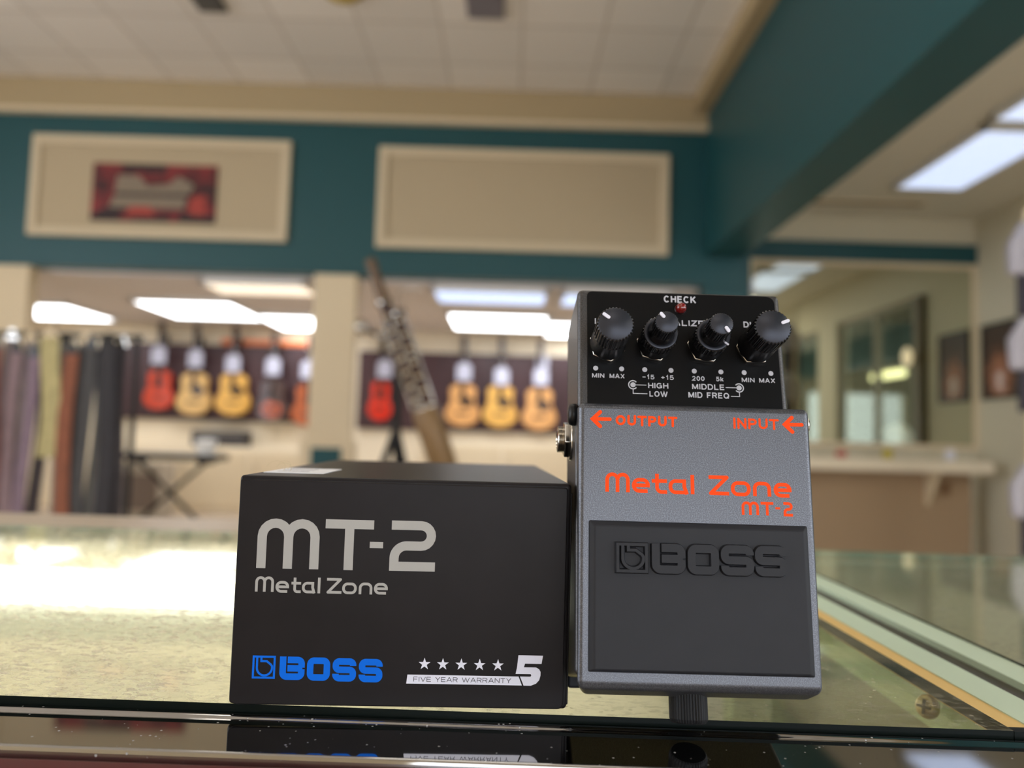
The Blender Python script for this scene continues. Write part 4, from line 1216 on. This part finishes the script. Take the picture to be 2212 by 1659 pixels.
def pointer(R, h, ang):
    """short white bar near the rim; ang in degrees clockwise from up, seen from the front."""
    q = D(90 - ang)
    o = MB(); h += R * 0.125
    T = Matrix.Rotation(q, 4, 'Z')
    poly = arc(R * .84, 0, .00050, -90, 90, 6) + arc(R * .52, 0, .00050, 90, 270, 6)
    o.prism(poly, h + .0001, h + .00055, 'z', T=T)
    return o


KROT = (D(90), 0, 0)
for i, (x, dual, ang, note) in enumerate(((-25.4, 0, -54, 'single large black knob at the left'), (-9.95, 1, -39, 'stacked black knob left of centre'), (6.7, 1, 147, 'stacked black knob right of centre'), (22.8, 0, 68, 'single large black knob at the right'))):
    loc = (x * .001, -0.0003, 0.1173 if i == 0 else 0.1179)
    T0 = Matrix.Rotation(D(-20 + 7 * i), 4, 'Z')
    nut = [(0.0062 * cos(D(60 * k)), 0.0062 * sin(D(60 * k))) for k in range(6)]
    MB().prism(nut, 0, 0.0016, 'z', T=T0).build('nut', CHROME, pd, loc, KROT, bevel=0.0004, seg=2)
    # empty-free knob: the skirt is the part, cap and pointer its sub-parts
    if not dual:
        o = MB(); knob_body(o, 0.0059, 0.0056, 0.0022, 0.0192)
        kb = o.build('knob', KNOBM, pd, loc, KROT)
        o = MB(); knob_cap(o, 0.0054, 0.0192); o.build('knob_cap', KNOBT, kb)
        pointer(0.0054, 0.0194, ang).build('pointer', WHT, kb)
    else:
        o = MB(); knob_body(o, 0.0058, 0.0056, 0.0022, 0.0112)
        kb = o.build('knob', KNOBM, pd, loc, KROT)
        o = MB(); o.lathe([(0.0054, 0.0112), (0.0052, 0.0114), (0.0043, 0.0114), (0.0040, 0.0112)], 64); o.build('ring_face', KNOBT, kb)
        o = MB(); knob_body(o, 0.0042, 0.0036, 0.0113, 0.0205, 26, 0.35); o.build('upper_knob', KNOBM, kb)
        o = MB(); knob_cap(o, 0.0035, 0.0205, .0008); o.build('knob_cap', KNOBT, kb)
        pointer(0.0036, 0.0206, ang).build('pointer', WHT, kb)
        if i == 2:
            q = MB(); q.box((0.0041, -0.0003, 0.0113), (0.0056, 0.0003, 0.0116), T=Matrix.Rotation(D(-37), 4, 'Z')); q.build('ring_pointer', WHT, kb)
    kb['label'] = note

# treadle: shell with drafted front lip, tilted forward from the panel plane
tr_ = MB()
w, L_ = 0.0365, 0.0847
vs = [(-w, 0, 0), (w, 0, 0), (w, 0, L_), (-w, 0, L_),
      (-w + .0022, .0075, -.0034), (w - .0022, .0075, -.0034), (w, .0110, L_), (-w, .0110, L_)]
tr_.add(vs, [(0, 1, 2, 3), (7, 6, 5, 4), (0, 4, 5, 1), (1, 5, 6, 2), (2, 6, 7, 3), (3, 7, 4, 0)])
td = tr_.build('treadle', PAINT, pd, (0.0012, 0.0020, 0.0121), (D(4.77), 0, 0), bevel=0.0021, seg=5, angle=30)
o = MB()
text_into(o, 'OUTPUT', -24.8, -5.55, 77.6, 80.8, 0.24, caps=True)
text_into(o, 'INPUT', 12.2, 26.35, 77.7, 80.95, 0.21, caps=True)
for tx, s in ((-32.0, 1), (28.3, 1)):
    pts = [(tx, 79.35), (tx + 5.4, 79.4)]
    stroke(o, [(x * .001, z * .001) for x, z in pts], .00115, caps=True)
    stroke(o, [((tx + 2.35) * .001, .0816), (tx * .001, .07935), ((tx + 2.35) * .001, .0771)], .00122, hgt=.00005, caps=True)
o.build('jack_lettering', ORANGE, td)['label'] = 'orange words and arrows for the jacks'
o = MB()
letters(o, [('m', -28, -20.5, 56.85, 62.8), ('e', -19.8, -14.3, 56.8, 61.35), ('t', -13.7, -9.0, 56.7, 62.75), ('a', -8.5, -2.3, 56.7, 61.25), ('l', -1.65, -.65, 56.8, 62.75), ('Z', 3.9, 10.1, 56.75, 62.8), ('o', 10.7, 16.8, 56.6, 61.2), ('n', 17.5, 23.1, 56.75, 61.25), ('e', 23.9, 29.4, 56.6, 61.1)], 1.12)
letters(o, [('m', 13.8, 19.1, 51.0, 55.1), ('T', 19.7, 23.6, 51.0, 55.1), ('-', 24.2, 25.65, 52.95, 53.6, .65), ('2', 26.65, 29.5, 50.9, 55.2)], 0.82)
o.build('name_lettering', ORANGE, td)['label'] = 'orange name and type lettering'
# rubber pad
pb = MB()
x0, x1, z0, z1, ch = -.0330, .0335, .0045, .0481, .0016
vs = [(x0, .0002, z0), (x1, .0002, z0), (x1, .0002, z1), (x0, .0002, z1), (x0, -.0007, z0), (x1, -.0007, z0), (x1, -.0007, z1), (x0, -.0007, z1),
      (x0 + ch, -.0019, z0 + ch * .5), (x1 - ch, -.0019, z0 + ch * .5), (x1 - ch, -.0019, z1 - ch), (x0 + ch, -.0019, z1 - ch)]
pb.add(vs, [(0, 3, 2, 1)] + [(i, (i + 1) % 4, 4 + (i + 1) % 4, 4 + i) for i in range(4)] + [(4 + i, 4 + (i + 1) % 4, 8 + (i + 1) % 4, 8 + i) for i in range(4)] + [(8, 9, 10, 11)])
pad = pb.build('rubber_pad', RUBBER, pd, (0.0012, 0.0020, 0.0121), (D(4.77), 0, 0), bevel=0.0006, seg=3, angle=20)
pad['label'] = 'black rubber pad'
o = MB()
yb, hg, bv = -.0019, .0013, .00035
letters(o, [('B', -14.5, -4.5, 33.0, 41.6), ('O', -3.8, 5.5, 33.0, 41.6), ('S', 6.1, 15.95, 33.0, 41.7), ('S', 16.3, 26.0, 33.0, 41.8)], 2.35, y0=yb, hgt=hg, b=bv)
letters(o, [('sym', -25.1, -15.7, 33.0, 41.6, 0.85)], 1, y0=yb, hgt=hg, b=bv)
o.build('raised_logo', RUBBER, pad)['label'] = 'raised rubber emblem and block lettering'

# thumb screw under the front lip
AX = D(180)
o = MB()
o.lathe([(0.0050, 0), (0.0054, 0.0004), (0.0057, 0.0012), (0.0057, 0.0085), (0.0050, 0.0092), (0.0030, 0.0094)], 120, lambda i, n, k, r: r - (0.00025 if k in (1, 2, 3) and i % 3 == 0 else 0), smooth=False)
o.build('thumb_screw', mat('thumb screw black', (20, 20, 22), 0.5, spec=0.25), pd, (-0.0006, 0.0112, 0.0025))
MB().tube((-0.0006, 0.0112, 0.0130), (-0.0006, 0.0112, 0.017), 0.003, n=20).build('screw_shank', CHROME, pd)
# hinge pins and jack
XR = Matrix.Rotation(D(-90), 4, 'Y')
XP = Matrix.Rotation(D(90), 4, 'Y')
MB().lathe([(0.0036, 0), (0.0036, 0.0012), (0.0033, 0.0020), (0.0022, 0.0025), (0.0003, 0.0026)], 32, T=Matrix.Translation((-.0353, .0035, .0945)) @ XR).build('hinge_pin', BLACKM, pd)['label'] = 'black hinge pin'
MB().lathe([(0.0034, 0), (0.0034, 0.0008), (0.0036, 0.0018), (0.0024, 0.0027), (0.0003, 0.0028)], 32, T=Matrix.Translation((.0377, .0045, .0935)) @ XP).build('hinge_pin', CHROME, pd)['label'] = 'bright hinge pin'
jk = MB().lathe([(0.0072, 0), (0.0072, 0.0007), (0.0060, 0.0008)], 40, T=Matrix.Translation((-.0349, .022, .0905)) @ XR).build('output_jack', CHROME, pd)
nut = [(0.0066 * cos(D(60 * k + 10)), 0.0066 * sin(D(60 * k + 10))) for k in range(6)]
MB().prism(nut, 0.0008, 0.0028, 'z', T=Matrix.Translation((-.0349, .022, .0905)) @ XR).build('jack_nut', CHROME, jk, bevel=.0004, seg=2)
prf = []
for k in range(5):
    prf += [(0.0046, 0.0027 + k * .0005), (0.0042, 0.00295 + k * .0005)]
prf += [(0.0030, 0.0052), (0.0028, 0.003)]
MB().lathe(prf, 40, T=Matrix.Translation((-.0349, .022, .0905)) @ XR, smooth=False).build('threaded_barrel', CHROME, jk)
